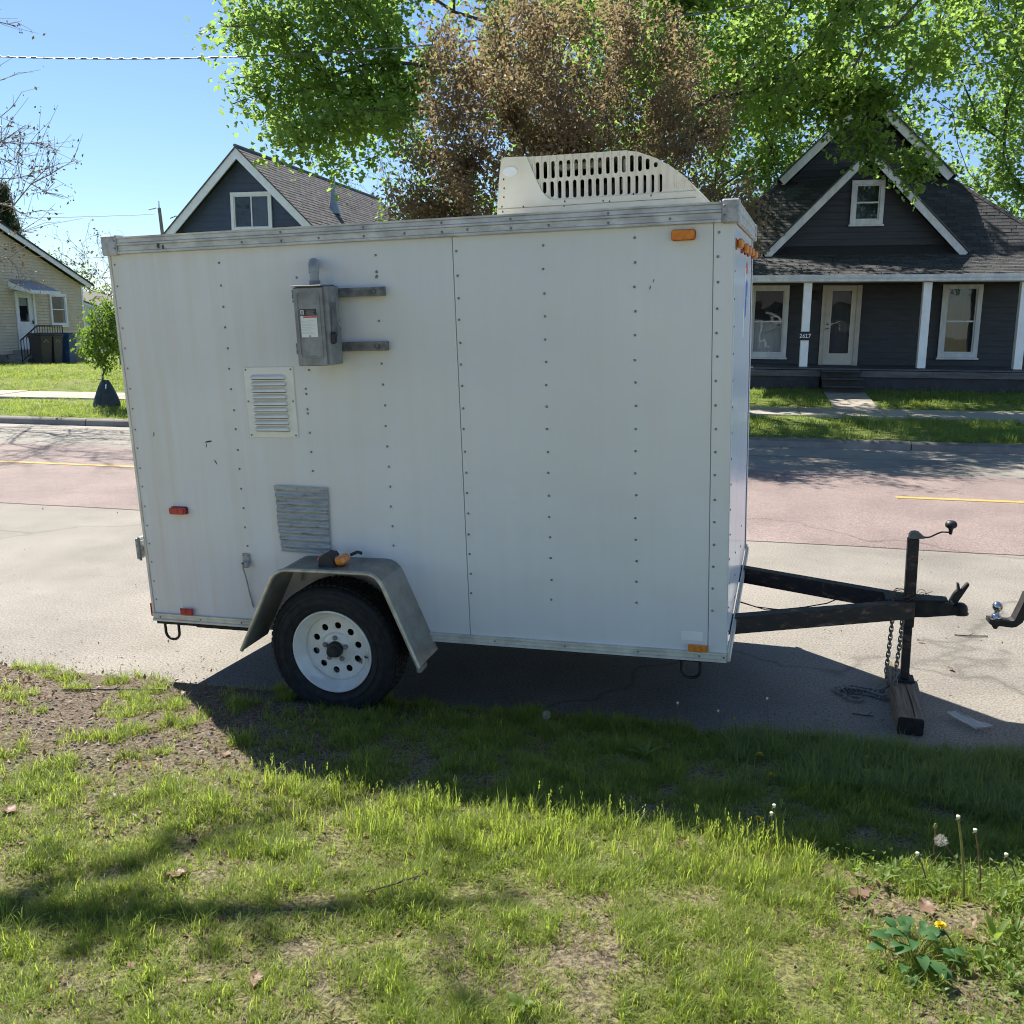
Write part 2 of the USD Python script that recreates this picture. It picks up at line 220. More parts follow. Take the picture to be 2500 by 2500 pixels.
M['interior'] = pbr('interior', (0.035, 0.036, 0.040), 0.9, 0, 0.3, 2)
M['curtain'] = pbr('curtain', (0.70, 0.66, 0.65), 0.9, 0, 0.12, 5, stretch=(6, 1, 0.4))
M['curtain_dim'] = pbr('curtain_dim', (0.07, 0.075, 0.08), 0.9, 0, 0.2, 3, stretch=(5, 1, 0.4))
M['beige_trim'] = pbr('beige_trim', (0.45, 0.41, 0.345), 0.6, 0, 0.1, 6)
M['door_beige'] = pbr('door_beige', (0.50, 0.46, 0.39), 0.5, 0, 0.06, 6)
M['door_white'] = pbr('door_white', (0.70, 0.72, 0.73), 0.5, 0, 0.05, 5)
M['iron'] = pbr('iron', (0.018, 0.018, 0.02), 0.5, 0.3, 0.3, 30)
M['awning_blue'] = pbr('awning_blue', (0.36, 0.40, 0.46), 0.5, 0.1, 0.1, 8)
M['step_concrete'] = pbr('step_concrete', (0.26, 0.245, 0.225), 0.9, 0, 0.25, 6, 0.002, 60)
M['foundation'] = pbr('foundation', (0.21, 0.175, 0.15), 0.9, 0, 0.25, 5, 0.003, 40)
M['bin_brown'] = pbr('bin_brown', (0.042, 0.036, 0.033), 0.5, 0, 0.15, 8)
M['bin_blue'] = pbr('bin_blue', (0.035, 0.075, 0.17), 0.5, 0, 0.15, 8)
M['bin_mark'] = pbr('bin_mark', (0.50, 0.50, 0.50), 0.6, 0, 0.1, 8)
M['bag_green'] = pbr('bag_green', (0.022, 0.034, 0.036), 0.55, 0, 0.3, 12, 0.01, 20)
M['pole_wood'] = pbr('pole_wood', (0.17, 0.14, 0.115), 0.9, 0, 0.3, 9, stretch=(4, 4, 0.3))
M['cable_grey'] = pbr('cable_grey', (0.16, 0.165, 0.175), 0.4, 0.4, 0.3, 30)
M['cable_light'] = pbr('cable_light', (0.15, 0.16, 0.18), 0.4, 0.5, 0.2, 30)
M['cable_black'] = pbr('cable_black', (0.02, 0.02, 0.022), 0.5, 0, 0.2, 30)
M['truck_paint'] = pbr('truck_paint', (0.06, 0.065, 0.075), 0.25, 0.3, 0.05, 6, coat=0.8)
M['plastic_bag'] = mat('plastic_bag', {'p': ('principled_bsdf', {'base_color': (0.72, 0.75, 0.77), 'roughness': 0.25}), 't': ('transparent_bsdf', {'color': (0.95, 0.96, 0.97)}), 'x': ('mix_closure', {'fac': 0.55})},
                       [('p.BSDF', 'x.closure1'), ('t.BSDF', 'x.closure2')], 'x.closure')
M['pane'] = mat('pane', {'g': ('geometry', {}), 'n': ('noise_texture', {'scale': 2.0, 'detail': 1.0}), 'b': ('bump', {'distance': 0.01, 'strength': 0.4}),
                         't': ('transparent_bsdf', {'color': (0.82, 0.85, 0.86)}), 'o': ('glossy_bsdf', {'color': (0.95, 0.96, 0.98), 'roughness': 0.02}), 'x': ('mix_closure', {'fac': 0.04})},
                [('g.position', 'n.vector'), ('n.fac', 'b.height'), ('b.normal', 'o.normal'), ('t.BSDF', 'x.closure1'), ('o.BSDF', 'x.closure2')], 'x.closure')

# ------------------------------------------------------------------ mesh building
rng = np.random.default_rng(7)
from scipy.spatial import ConvexHull
_c = np.array([(x, y, z) for x in (-1, 1) for y in (-1, 1) for z in (-1, 1)], float)
def _chamfer_faces():
    pts = np.array([c * np.where(np.arange(3) == k, 1.0, 0.8) for c in _c for k in range(3)])
    h = ConvexHull(pts); f = h.simplices.copy()
    for i, t in enumerate(f):
        n = np.cross(pts[t[1]] - pts[t[0]], pts[t[2]] - pts[t[0]])
        if n @ pts[t].mean(0) < 0: f[i] = t[::-1]
    return f
CHF = _chamfer_faces()
BXF = np.array([[0, 1, 3], [0, 3, 2], [4, 6, 7], [4, 7, 5], [0, 4, 5], [0, 5, 1], [2, 3, 7], [2, 7, 6], [0, 2, 6], [0, 6, 4], [1, 5, 7], [1, 7, 3]])

class MB:
    def __init__(s): s.v, s.f, s.n = [], [], 0
    def add(s, v, f):
        v = np.asarray(v, float); s.v.append(v); s.f.append(np.asarray(f, int) + s.n); s.n += len(v); return s
    def mesh(s, m): return s.add(m.vertices, m.faces)
    def box(s, x0, x1, y0, y1, z0, z1, b=0.0, R=None, at=None):
        c = np.array([(x0 + x1) / 2, (y0 + y1) / 2, (z0 + z1) / 2]); h = np.array([x1 - x0, y1 - y0, z1 - z0]) / 2
        if b > 0:
            b = min(b, h.min() * 0.9)
            p = np.array([k * (h - np.where(np.arange(3) == j, 0.0, b)) for k in _c for j in range(3)]); f = CHF
        else: p, f = _c * h, BXF
        p = p + c
        if R is not None: p = (p - (c if at is None else at)) @ np.asarray(R).T + (c if at is None else at)
        return s.add(p, f)
    def tube(s, pts, r, n=8, cap=True):
        pts = np.asarray(pts, float); r = np.broadcast_to(np.asarray(r, float), (len(pts),))
        t = np.gradient(pts, axis=0); t /= np.maximum(np.linalg.norm(t, axis=1, keepdims=True), 1e-9)
        a = np.array([0, 0, 1.0]) if abs(t[0, 2]) < 0.9 else np.array([1.0, 0, 0])
        u = np.cross(t[0], a); u /= np.linalg.norm(u); V = []
        for i in range(len(pts)):
            u = u - t[i] * (u @ t[i]); u /= np.linalg.norm(u); w = np.cross(t[i], u)
            ang = np.arange(n) * 2 * np.pi / n
            V.append(pts[i] + r[i] * (np.cos(ang)[:, None] * u + np.sin(ang)[:, None] * w))
        V = np.vstack(V); F = []
        for i in range(len(pts) - 1):
            for k in range(n):
                a0, a1 = i * n + k, i * n + (k + 1) % n
                F += [(a0, a1, a1 + n), (a0, a1 + n, a0 + n)]
        if cap:
            V = np.vstack([V, pts[0], pts[-1]]); e = len(pts) * n
            for k in range(n):
                F += [(e, (k + 1) % n, k), (e + 1, e - n + k, e - n + (k + 1) % n)]
        return s.add(V, F)
    def ext(s, poly, a, b, axis='y'):
        """extrude a 2D polygon: axis y -> polygon in (x, z); x -> (y, z); z -> (x, y)"""
        for g in getattr(poly, 'geoms', [poly]):
            if g.is_empty or g.geom_type != 'Polygon' or g.area < 1e-7: continue
            m = trimesh.creation.extrude_polygon(g, b - a, engine='earcut'); p = np.array(m.vertices); f = np.array(m.faces)
            if axis == 'y': q = np.stack([p[:, 0], a + p[:, 2], p[:, 1]], 1); f = f[:, ::-1]
            elif axis == 'x': q = np.stack([a + p[:, 2], p[:, 0], p[:, 1]], 1)
            else: q = np.stack([p[:, 0], p[:, 1], a + p[:, 2]], 1)
            s.add(q, f)
        return s
    def lathe(s, prof, at, axis='y', n=24):
        """prof: (radius, along) pairs"""
        prof = np.asarray(prof, float); ang = np.arange(n) * 2 * np.pi / n; V = []
        for r, h in prof:
            c, d = r * np.cos(ang), r * np.sin(ang); o = np.full(n, h)
            V.append(np.stack({'y': [c, o, d], 'z': [c, d, o], 'x': [o, c, d]}[axis], 1))
        V = np.vstack(V) + np.asarray(at); F = []
        for i in range(len(prof) - 1):
            for k in range(n):
                a0, a1 = i * n + k, i * n + (k + 1) % n
                t = [(a0, a1, a1 + n), (a0, a1 + n, a0 + n)]
                F += [x[::-1] for x in t] if axis == 'z' else t
        return s.add(V, F)
    def xf(s, R=None, t=(0, 0, 0)):
        s.v = [(v @ np.asarray(R).T if R is not None else v) + np.asarray(t) for v in s.v]; return s
    def arr(s): return np.vstack(s.v), np.vstack(s.f)

COUNT = {}
def numbered(parent, name):
    k = (parent, name); i = COUNT.get(k, 0); COUNT[k] = i + 1
    return f'{parent}/{name}' if i == 0 else f'{parent}/{name}_{i:03d}'
def data(p, **kw):
    for k, v in kw.items():
        if v: p.SetCustomDataByKey(k, v)
    return p
def pth(parent): return '/World' if parent is None else str(parent.GetPath()) if hasattr(parent, 'GetPath') else parent
def put(parent, name, mb, material, smooth=False, **kw):
    m = usdkit.mesh(stage, numbered(pth(parent), name), mb.arr() if isinstance(mb, MB) else mb, M[material] if isinstance(material, str) else material, smooth)
    return data(m.GetPrim(), **kw)
def thing(name, label=None, category=None, loc=(0, 0, 0), rotz=0.0, matrix=None, group=None, kind=None, parent=None):
    x = UsdGeom.Xform.Define(stage, numbered(pth(parent), name))
    if matrix is not None: x.AddTransformOp().Set(matrix)
    else:
        if any(loc): x.AddTranslateOp().Set(Gf.Vec3d(*map(float, loc)))
        if rotz: x.AddRotateZOp().Set(float(rotz))
    return data(x.GetPrim(), label=label, category=category, group=group, kind=kind)
def copy_of(root, label, loc, rotz=0.0, group=None, scale=None):
    x = UsdGeom.Xform.Define(stage, numbered('/World', root.GetName()))
    x.AddTranslateOp().Set(Gf.Vec3d(*map(float, loc)))
    if rotz: x.AddRotateZOp().Set(float(rotz))
    if scale: x.AddScaleOp().Set(Gf.Vec3f(scale, scale, scale))
    p = x.GetPrim(); p.GetReferences().AddInternalReference(root.GetPath()); p.SetInstanceable(True)
    return data(p, label=label, category=root.GetCustomDataByKey('category'), group=group or root.GetCustomDataByKey('group'))
def rotz(a): c, s = math.cos(a), math.sin(a); return np.array([[c, -s, 0], [s, c, 0], [0, 0, 1.0]])
def roty(a): c, s = math.cos(a), math.sin(a); return np.array([[c, 0, s], [0, 1, 0], [-s, 0, c]])
def rotx(a): c, s = math.cos(a), math.sin(a); return np.array([[1, 0, 0], [0, c, -s], [0, s, c]])
def rect(x0, x1, z0, z1): return sg.box(x0, z0, x1, z1)
def rrect(x0, x1, z0, z1, r): return sg.box(x0 + r, z0 + r, x1 - r, z1 - r).buffer(r, quad_segs=4)

# ------------------------------------------------------------------ ground, road, kerb, pavement
def zfar(y): return np.interp(y, [15.9, 16.1, 18.6, 19.9, 22.7, 26, 34, 60, 90], [.13, .13, .25, .30, .56, .6, .45, .45, .3])
def lawn_z(x, y):
    z = np.interp(y, [-8, 2.2, 3.0, 3.6, 4.1, 4.30, 4.36, 4.46], [.32, .245, .20, .14, .075, .045, .02, -.03])
    p = np.stack([np.asarray(x, float) * 1.7, np.asarray(y, float) * 1.7, np.zeros_like(np.asarray(x, float))], -1)
    w = np.clip((4.4 - np.asarray(y)) / 0.8, 0, 1)
    z = z + (meshkit.fbm(p, 3, 3) - 0.5) * 0.055 * w
    z = z + (meshkit.noise(p * 9.0, 5) - 0.5) * 0.016 * w
    return z + 0.045 * np.exp(-((np.asarray(x) - 0.95) ** 2 + (np.asarray(y) - 2.72) ** 2) / 0.10)
def edge_wobble(x): return (meshkit.fbm(np.stack([np.asarray(x) * 1.3, np.zeros_like(x), np.zeros_like(x)], -1), 4, 11) - 0.5) * 0.20
def grid(xs, ys, zfun, warp=None):
    X, Y = np.meshgrid(xs, ys); 
    if warp is not None: Y = Y + warp(X, Y)
    Z = zfun(X, Y); v = np.stack([X, Y, Z], -1).reshape(-1, 3); nx, ny = len(xs), len(ys)
    i = (np.arange(ny - 1)[:, None] * nx + np.arange(nx - 1)[None]).ravel()
    return v, np.vstack([np.stack([i, i + 1, i + nx + 1], 1), np.stack([i, i + nx + 1, i + nx], 1)])
xs = np.unique(np.concatenate([np.linspace(-160, -8, 20), np.arange(-8, -4.8, 0.2), np.arange(-4.8, 2.8, 0.03), np.arange(2.8, 8, 0.2), np.linspace(8, 160, 20)]).round(4))
ys = np.unique(np.concatenate([np.linspace(-120, -4, 10), np.arange(-4, 1.2, 0.25), np.arange(1.2, 4.36, 0.03), [4.36, 4.46]]).round(4))
put(None, 'lawn', grid(xs, ys, lawn_z, lambda X, Y: np.where(Y > 4.0, edge_wobble(X) * np.clip((Y - 4.0) / 0.36, 0, 1), 0)), 'lawn_soil', True, kind='structure')
m = MB(); m.add([(-320, 3.9, 0), (320, 3.9, 0), (320, 16.15, 0), (-320, 16.15, 0)], [(0, 1, 2), (0, 2, 3)])
put(None, 'road', m, 'lane', kind='structure')
xs2 = np.concatenate([[-320, -60], np.arange(-30, 16, 0.25), [40, 320]])
def wob(s, a): return (meshkit.fbm(np.stack([xs2 * 0.9, np.full_like(xs2, s), xs2 * 0], -1), 4, 2) - 0.5) * a
lo_, hi_ = 8.74 + wob(1.3, 0.10), 13.35 + wob(7.1, 0.12)
v = np.vstack([np.stack([xs2, lo_, xs2 * 0 + 0.005], 1), np.stack([xs2, hi_, xs2 * 0 + 0.005], 1)]); n = len(xs2); i = np.arange(n - 1)
put(None, 'asphalt_strip', (v, np.vstack([np.stack([i, i + 1, i + n + 1], 1), np.stack([i, i + n + 1, i + n], 1)])), 'pink_asphalt', kind='structure')
m = MB()
for a, b in ((-60, -3.2), (2.02, 60)):
    q = np.arange(a, b, 0.05) if a > 0 else np.linspace(a, b, 500)
    e = (meshkit.noise(np.stack([q * 9, q * 0, q * 0], -1), 3) - .5) * 0.012
    v = np.vstack([np.stack([q, 11.425 + e, q * 0 + 0.010], 1), np.stack([q, 11.535 + e, q * 0 + 0.010], 1)]); n = len(q); i = np.arange(n - 1)
    m.add(v, np.vstack([np.stack([i, i + 1, i + n + 1], 1), np.stack([i, i + n + 1, i + n], 1)]))
put(None, 'centre_line', m, 'yellow_paint', kind='structure')
# far kerb in cast lengths
k = thing('kerb', kind='structure')
for a in np.arange(-60, 45, 3.0):
    m = MB(); r = rng.uniform(-.006, .006)
    pr = sg.Polygon([(16.08 + r, -0.05), (16.10 + r, 0.10), (16.125 + r, 0.125), (16.16 + r, 0.135), (16.29 + r, 0.138), (16.29 + r, -0.05)])
    m.ext(pr, a + 0.008, a + 2.992, 'x'); put(k, 'kerb_stone', m, 'kerb', 30)
m = MB(); m.add([(-320, 14.9, 0.004), (320, 14.9, 0.004), (320, 16.09, 0.004), (-320, 16.09, 0.004)], [(0, 1, 2), (0, 2, 3)])
put(None, 'gutter', m, 'far_lane', kind='structure')
xs3 = np.concatenate([[-320, -120], np.arange(-60, 30, 0.5), [60, 120, 320]])
ys3 = np.concatenate([[16.27], np.arange(16.5, 34, 0.3), [36, 40, 50, 60, 90, 150, 400]])
put(None, 'far_lawn', grid(xs3, ys3, lambda X, Y: zfar(Y) + np.where(Y > 16.4, (meshkit.fbm(np.stack([X * .8, Y * .8, X * 0], -1), 3, 4) - .5) * 0.05, 0)), 'far_turf', True, kind='structure')
sw = thing('pavement', kind='structure')
for a in np.arange(-42, 30, 1.5):
    m = MB(); e = rng.uniform(-.008, .008)
    m.add([(a + .006, 18.85, zfar(18.85) + .045 + e), (a + 1.494, 18.85, zfar(18.85) + .045 + e), (a + 1.494, 20.15, zfar(20.15) + .02 + e), (a + .006, 20.15, zfar(20.15) + .02 + e),
           (a + .006, 18.85, .1), (a + 1.494, 18.85, .1), (a + 1.494, 20.15, .1), (a + .006, 20.15, .1)],
          [(0, 1, 2), (0, 2, 3), (0, 4, 5), (0, 5, 1), (1, 5, 6), (1, 6, 2), (2, 6, 7), (2, 7, 3), (3, 7, 4), (3, 4, 0)])
    put(sw, 'slab', m, 'concrete')
ft = thing('path', kind='structure')
for j, a in enumerate((20.17, 21.0)):
    m = MB(); b = a + 0.82 if j == 0 else 22.15
    m.add([(2.22, a, zfar(a) + .035), (3.08, a, zfar(a) + .035), (3.08, b, zfar(b) + .03), (2.22, b, zfar(b) + .03), (2.22, a, .2), (3.08, a, .2), (3.08, b, .2), (2.22, b, .2)],
          [(0, 1, 2), (0, 2, 3), (0, 4, 5), (0, 5, 1), (1, 5, 6), (1, 6, 2), (2, 6, 7), (2, 7, 3), (3, 7, 4), (3, 4, 0)])
    put(ft, 'slab', m, 'concrete')

# ------------------------------------------------------------------ trailer (local frame: x along it, y into the picture, z up)
TR = np.array([[0.99744, 0.06499, -0.02991], [-0.06622, 0.99691, -0.04234], [0.02707, 0.04421, 0.99866]])
TO = np.array([-2.9672, 4.4200, 0.3444])
TW, TL_ = 1.857, 3.05
trailer = thing('cargo_trailer', 'white boxy cargo trailer parked along the grass edge, nose raised on its jack', 'trailer',
                matrix=Gf.Matrix4d(*TR[:, 0], 0, *TR[:, 1], 0, *TR[:, 2], 0, *TO, 1))
def tloc(u, w, v): return TO + TR @ np.array([u, w, v])
# near side sheets
for a, b in ((0.012, 1.8205), (1.8235, 2.9665)):
    m = MB(); m.box(a, b, 0.0, 0.02, 0.040, 1.945, 0.001); put(trailer, 'side_panel', m, 'trailer_white')
m = MB(); m.box(2.9685, 3.05, -0.0025, 0.03, 0.036, 1.94, 0.002); m.box(3.05, 3.053, 0.0, 0.085, 0.036, 1.94, 0.001); put(trailer, 'corner_trim', m, 'trailer_white')
m = MB(); m.box(-0.004, 0.0115, -0.004, 0.05, 0.02, 1.94, 0.002); put(trailer, 'rear_corner_trim', m, 'rail_ivory')
m = MB(); m.box(0.012, 2.96, TW - 0.02, TW, 0.04, 1.945); put(trailer, 'far_side_panel', m, 'trailer_white')
m = MB(); m.box(-0.002, 0.015, 0.052, TW - 0.03, 0.03, 1.94); put(trailer, 'rear_door', m, 'trailer_white')
# front wall sheets with lap joints
for a, b in ((0.092, 0.66), (0.664, 1.23), (1.234, 1.80)):
    m = MB(); m.box(3.02, 3.047, a, b, 0.05, 1.94, 0.002); put(trailer, 'front_panel', m, 'front_white')
m = MB(); m.box(3.05, 3.053, 1.772, TW, 0.036, 1.94, 0.001); m.box(2.965, 3.05, TW - 0.02, TW + .002, 0.036, 1.94, 0.001); put(trailer, 'corner_trim', m, 'trailer_white')
m = MB(); m.box(3.02, 3.046, TW - .056, 1.771, 0.04, 1.94); m.box(2.99, 3.02, .03, TW - .02, .05, 1.94); put(trailer, 'front_frame', m, 'under_black')
m = MB(); m.box(0.02, 3.03, 0.021, TW - 0.021, 1.955, 1.985); put(trailer, 'roof', m, 'vent_white')
m = MB(); m.box(0.02, 3.02, 0.021, TW - 0.021, 0.0, 0.039); put(trailer, 'floor', m, 'under_black')
# roof rails: ribbed extrusion
rail_prof = [(-0.004, 1.921), (-0.018, 1.925), (-0.018, 1.934), (-0.013, 1.937), (-0.013, 1.960), (-0.019, 1.964), (-0.019, 1.972), (-0.013, 1.976), (-0.013, 1.992), (-0.017, 1.996), (-0.017, 2.004), (0.05, 2.008), (0.05, 1.99), (-0.003, 1.985)]
m = MB(); m.ext(sg.Polygon(rail_prof), 0.070, 3.0, 'x'); put(trailer, 'roof_rail', m, 'aluminium')
m = MB(); m.ext(sg.Polygon([(TW - p, z) for p, z in rail_prof]), 0.070, 3.0, 'x'); put(trailer, 'roof_rail', m, 'aluminium')
m = MB(); m.ext(sg.Polygon([(3.05 - p, z + .004) for p, z in rail_prof]), 0.052, TW - 0.05, 'y'); put(trailer, 'roof_rail', m, 'aluminium')
m = MB(); m.ext(sg.Polygon([(p, z - .004) for p, z in rail_prof]), 0.052, TW - 0.05, 'y'); put(trailer, 'roof_rail', m, 'aluminium')
for a, b, c, d in ((-0.022, 0.0685, -0.022, 0.05), (3.0015, 3.073, -0.023, 0.05), (3.0015, 3.073, TW - .05, TW + .022), (-0.022, 0.0685, TW - .05, TW + .022)):
    m = MB(); m.box(a, b, c, d, 1.917, 2.014, 0.006); put(trailer, 'corner_cap', m, 'aluminium_dull')
# bottom rail
for a, b, mt in ((0.004, 0.80, 'rail_ivory'), (1.54, 3.052, 'rail_ivory')):
    m = MB(); m.ext(sg.Polygon([(-0.003, -0.002), (-0.016, 0.0), (-0.016, 0.010), (-0.010, 0.014), (-0.010, 0.030), (-0.015, 0.034), (-0.015, 0.042), (-0.002, 0.0445), (0.01, 0.0445), (0.01, -0.002)]), a, b, 'x'); put(trailer, 'bottom_rail', m, mt)
m = MB(); m.box(0.8005, 1.5395, -0.002, 0.01, -0.002, 0.0395); put(trailer, 'bottom_rail', m, 'under_black')
m = MB(); m.box(3.054, 3.068, 0.0, TW, 0.0, 0.045, 0.002); m.box(3.054, 3.060, 0.0, TW, 0.046, 0.062, 0.001); put(trailer, 'bottom_rail', m, 'rail_ivory')
# rivets
RV = trimesh.creation.icosphere(1, 1.0)
def rivet(u, v, w=-0.001, r=0.0058, parent=trailer, nm='rivet', axis=1):
    p = np.array(RV.vertices) * r; k = [1.0, 1.0, 1.0]; k[axis] = 0.55
    p = p * k + [u, w, v]; put(parent, nm, (p, np.array(RV.faces)), 'rivet', True)
for u, v0, v1, n in ((1.838, 0.255, 1.857, 17), (2.238, 0.249, 1.868, 17), (2.640, 0.257, 1.876, 17), (2.988, 0.246, 1.887, 17), (0.624, 0.44, 1.856, 15)):
    for q in range(n): rivet(u + rng.uniform(-.003, .003), v0 + (v1 - v0) * q / (n - 1) + rng.uniform(-.004, .004), -0.003 if u > 2.9 else -0.001)
for q in range(5): rivet(1.037 + rng.uniform(-.003, .003), 0.845 + 0.095 * q)
for v in (1.25, 1.15, 1.34, 1.774): rivet(1.035 + (0.025 if v > 1.3 and v < 1.5 else 0), v)
for q in range(15):
    v = 0.48 + q * 0.0985
    if not (1.66 < v < 1.73 or 1.42 < v < 1.48): rivet(1.445 + rng.uniform(-.003, .003), v)
for v in (1.785, 1.765): rivet(1.447, v, r=0.007)
for q in range(18): rivet(0.030, 0.12 + q * 0.103 + rng.uniform(-.004, .004), r=.0048)
for u, v in ((.298, 1.949), (.767, 1.947), (1.172, 1.947), (1.60, 1.947), (1.90, 1.949), (2.27, 1.948), (2.79, 1.947)): rivet(u, v, -0.014)
for u in (.977, 1.40, 1.78, 2.10, 2.53): rivet(u, 1.983, -0.014); rivet(u, 1.944, -0.014)
for v in (1.95, 1.985): rivet(3.012, v, -.024, .006); rivet(.06, v, -.023, .005)
for u in (.05, .30, .55, 1.60, 1.95, 2.30, 2.65, 2.93, 3.04): rivet(u, .022, -.011, .0052)
for q in range(16):
    v = .13 + q * .114
    rivet(.045, v, 0, .005, axis=0) if False else put(trailer, 'rivet', (np.array(RV.vertices) * [.003, .005, .005] + [3.054, .05, v], np.array(RV.faces)), 'rivet', True)
for q in range(9): put(trailer, 'rivet', (np.array(RV.vertices) * [.003, .006, .006] + [3.048, .66 + (q % 3) * .57 - .02, .1 + (q // 3) * .12], np.array(RV.faces)), 'rivet', True)
# scuffs and stray sealant on the side
for u, v, s in ((.305, 1.955, .03), (.33, 1.945, .02)):
    m = MB(); m.ext(sa.rotate(sg.Point(0, 0).buffer(1, 6), 0), -0.0165, -0.0135); m.xf(None); 
    p, f = m.arr(); p = p * [s * .18, 1, s * .55] + [u, 0, v]; put(trailer, 'sealant_blob', (p, f), 'mark_dark')
for u, v, a, l in ((.46, .985, 10, .035), (.445, .965, 80, .016), (.49, .88, 120, .022), (.14, 1.02, 80, .020), (2.72, 1.70, 70, .012), (2.705, 1.672, 75, .014)):
    g = sa.translate(sa.rotate(sa.scale(sg.Point(0, 0).buffer(1, 5), l * .62, l * .12), a, origin=(0, 0)), u, v); m = MB(); m.ext(g, -0.0012, -0.0002); put(trailer, 'scuff', m, 'mark_dark')
# marker lamps
def lamp(u0, u1, v0, v1, lens, base, w0=0.0, d=0.028, nm='marker_lamp'):
    m = MB(); m.ext(rrect(u0, u1, v0, v1, .012), w0 - .010, w0); b = put(trailer, nm, m, base)
    m = MB(); m.ext(rrect(u0 + .003, u1 - .003, v0 + .003, v1 - .003, .010), w0 - d, w0 - .0105); m.ext(rrect(u0 + .008, u1 - .008, v0 + .007, v1 - .007, .008), w0 - d - .004, w0 - d + .001); m.ext(sg.Point((u0 + u1) / 2, (v0 + v1) / 2).buffer(.009), w0 - d - .006, w0 - d)
    put(b, 'lens', m, lens, 40)
lamp(2.794, 2.896, 1.858, 1.903, 'amber', 'amber_base'); lamp(.194, .294, .600, .641, 'red_lens', 'red_dark')
def reflector(u0, u1, v0, v1, mt, w=-0.001, parts=2):
    m = MB(); m.ext(rrect(u0, u1, v0, v1, .003), w - .006, w); b = put(trailer, 'reflector', m, mt)
    for j in range(parts):
        a = u0 + (u1 - u0) * j / parts; c = u0 + (u1 - u0) * (j + 1) / parts; m = MB(); m.box(a + .003, c - .003, w - .0085, w - .005, v0 + .004, v1 - .004, .002); put(b, 'lens', m, mt)
reflector(2.880, 2.965, .046, .077, 'amber', -.012, 3); reflector(.187, .264, .048, .083, 'red_lens', -.014, 2)
m = MB(); m.box(-.016, -.004, -.004, .05, .02, .095, .004); put(trailer, 'tail_lamp', m, 'red_lens')
for w in (.10, .62, .94, 1.26, 1.76):
    m = MB(); m.box(3.048, 3.058, w - .035, w + .035, 1.815, 1.862, .003); b = put(trailer, 'marker_lamp', m, 'amber_base')
    m = MB(); m.box(3.0585, 3.086, w - .032, w + .032, 1.818, 1.859, .008); put(b, 'lens', m, 'amber')
m = MB(); m.box(2.848, 2.944, -.0012, -.0002, .093, .135); put(trailer, 'tape_patch', m, 'tape_white')
# sticker remains on the front
for w0, w1, v0, v1, mt in ((1.16, 1.34, 1.60, 1.70, 'sticker_blue'), (1.10, 1.24, 1.50, 1.61, 'sticker_blue'), (1.0, 1.2, 1.68, 1.76, 'paper_white'), (1.1, 1.35, 1.72, 1.79, 'paper_red'), (.9, 1.02, 1.40, 1.56, 'paper_white')):
    g = sg.Polygon([(w0, v0), (w1 - .03, v0 + .01), (w1, v1 - .02), ((w0 + w1) / 2, v1), (w0 + .02, v1 - .03)]); m = MB(); m.ext(g, 3.0475, 3.0485, 'x'); put(trailer, 'sticker', m, mt)
# hinge on the rear edge
hg = put(trailer, 'door_hinge', MB().box(-.045, -.030, -.02, .06, .345, .46, .002).box(-.03, -.018, -.012, .05, .36, .445, .002), 'galvanized')
put(hg, 'hinge_pin', MB().tube([(-.022, -.018, .34), (-.022, -.018, .468)], .007, 8), 'rivet', True)
# tie-down rings
for u, b in ((.055, -.142), (2.885, -.128)):
    a = np.linspace(0, np.pi, 9); pts = [(u - .043, .07, -.02)] + [(u - .043 * math.cos(t), .07, b + .045 - .038 * math.sin(t)) for t in a] + [(u + .043, .07, -.02)]
    t = put(trailer, 'tie_down_ring', MB().tube(pts, .0075, 8), 'black_steel', True)
    put(t, 'ring_bracket', MB().box(u - .06, u + .06, .04, .10, -.03, -.003, .004), 'black_steel')
# chassis
m = MB()
for w in (.10, TW - .15): m.box(0.0, 3.0, w, w + .05, -.05, -.003)
put(trailer, 'chassis_rail', m, 'under_black')
m = MB()
for u in (.3, .75, 1.2, 1.65, 2.1, 2.55, 2.99): m.box(u, u + .04, .15, TW - .15, -.045, -.004)
put(trailer, 'cross_member', m, 'under_black')
put(trailer, 'rear_bumper', MB().box(-.002, .62, .02, .06, -.03, -.004, .003).box(.22, .60, .055, .10, -.05, -.031, .003), 'under_black')
put(trailer, 'axle', MB().tube([(1.175, -.02, -.01), (1.175, TW + .02, -.01)], .03, 10), 'under_black', True)
put(trailer, 'leaf_spring', MB().tube([(.80, .12, -.06), (1.0, .12, -.10), (1.175, .12, -.11), (1.35, .12, -.10), (1.55, .12, -.06)], .02, 6), 'under_black')
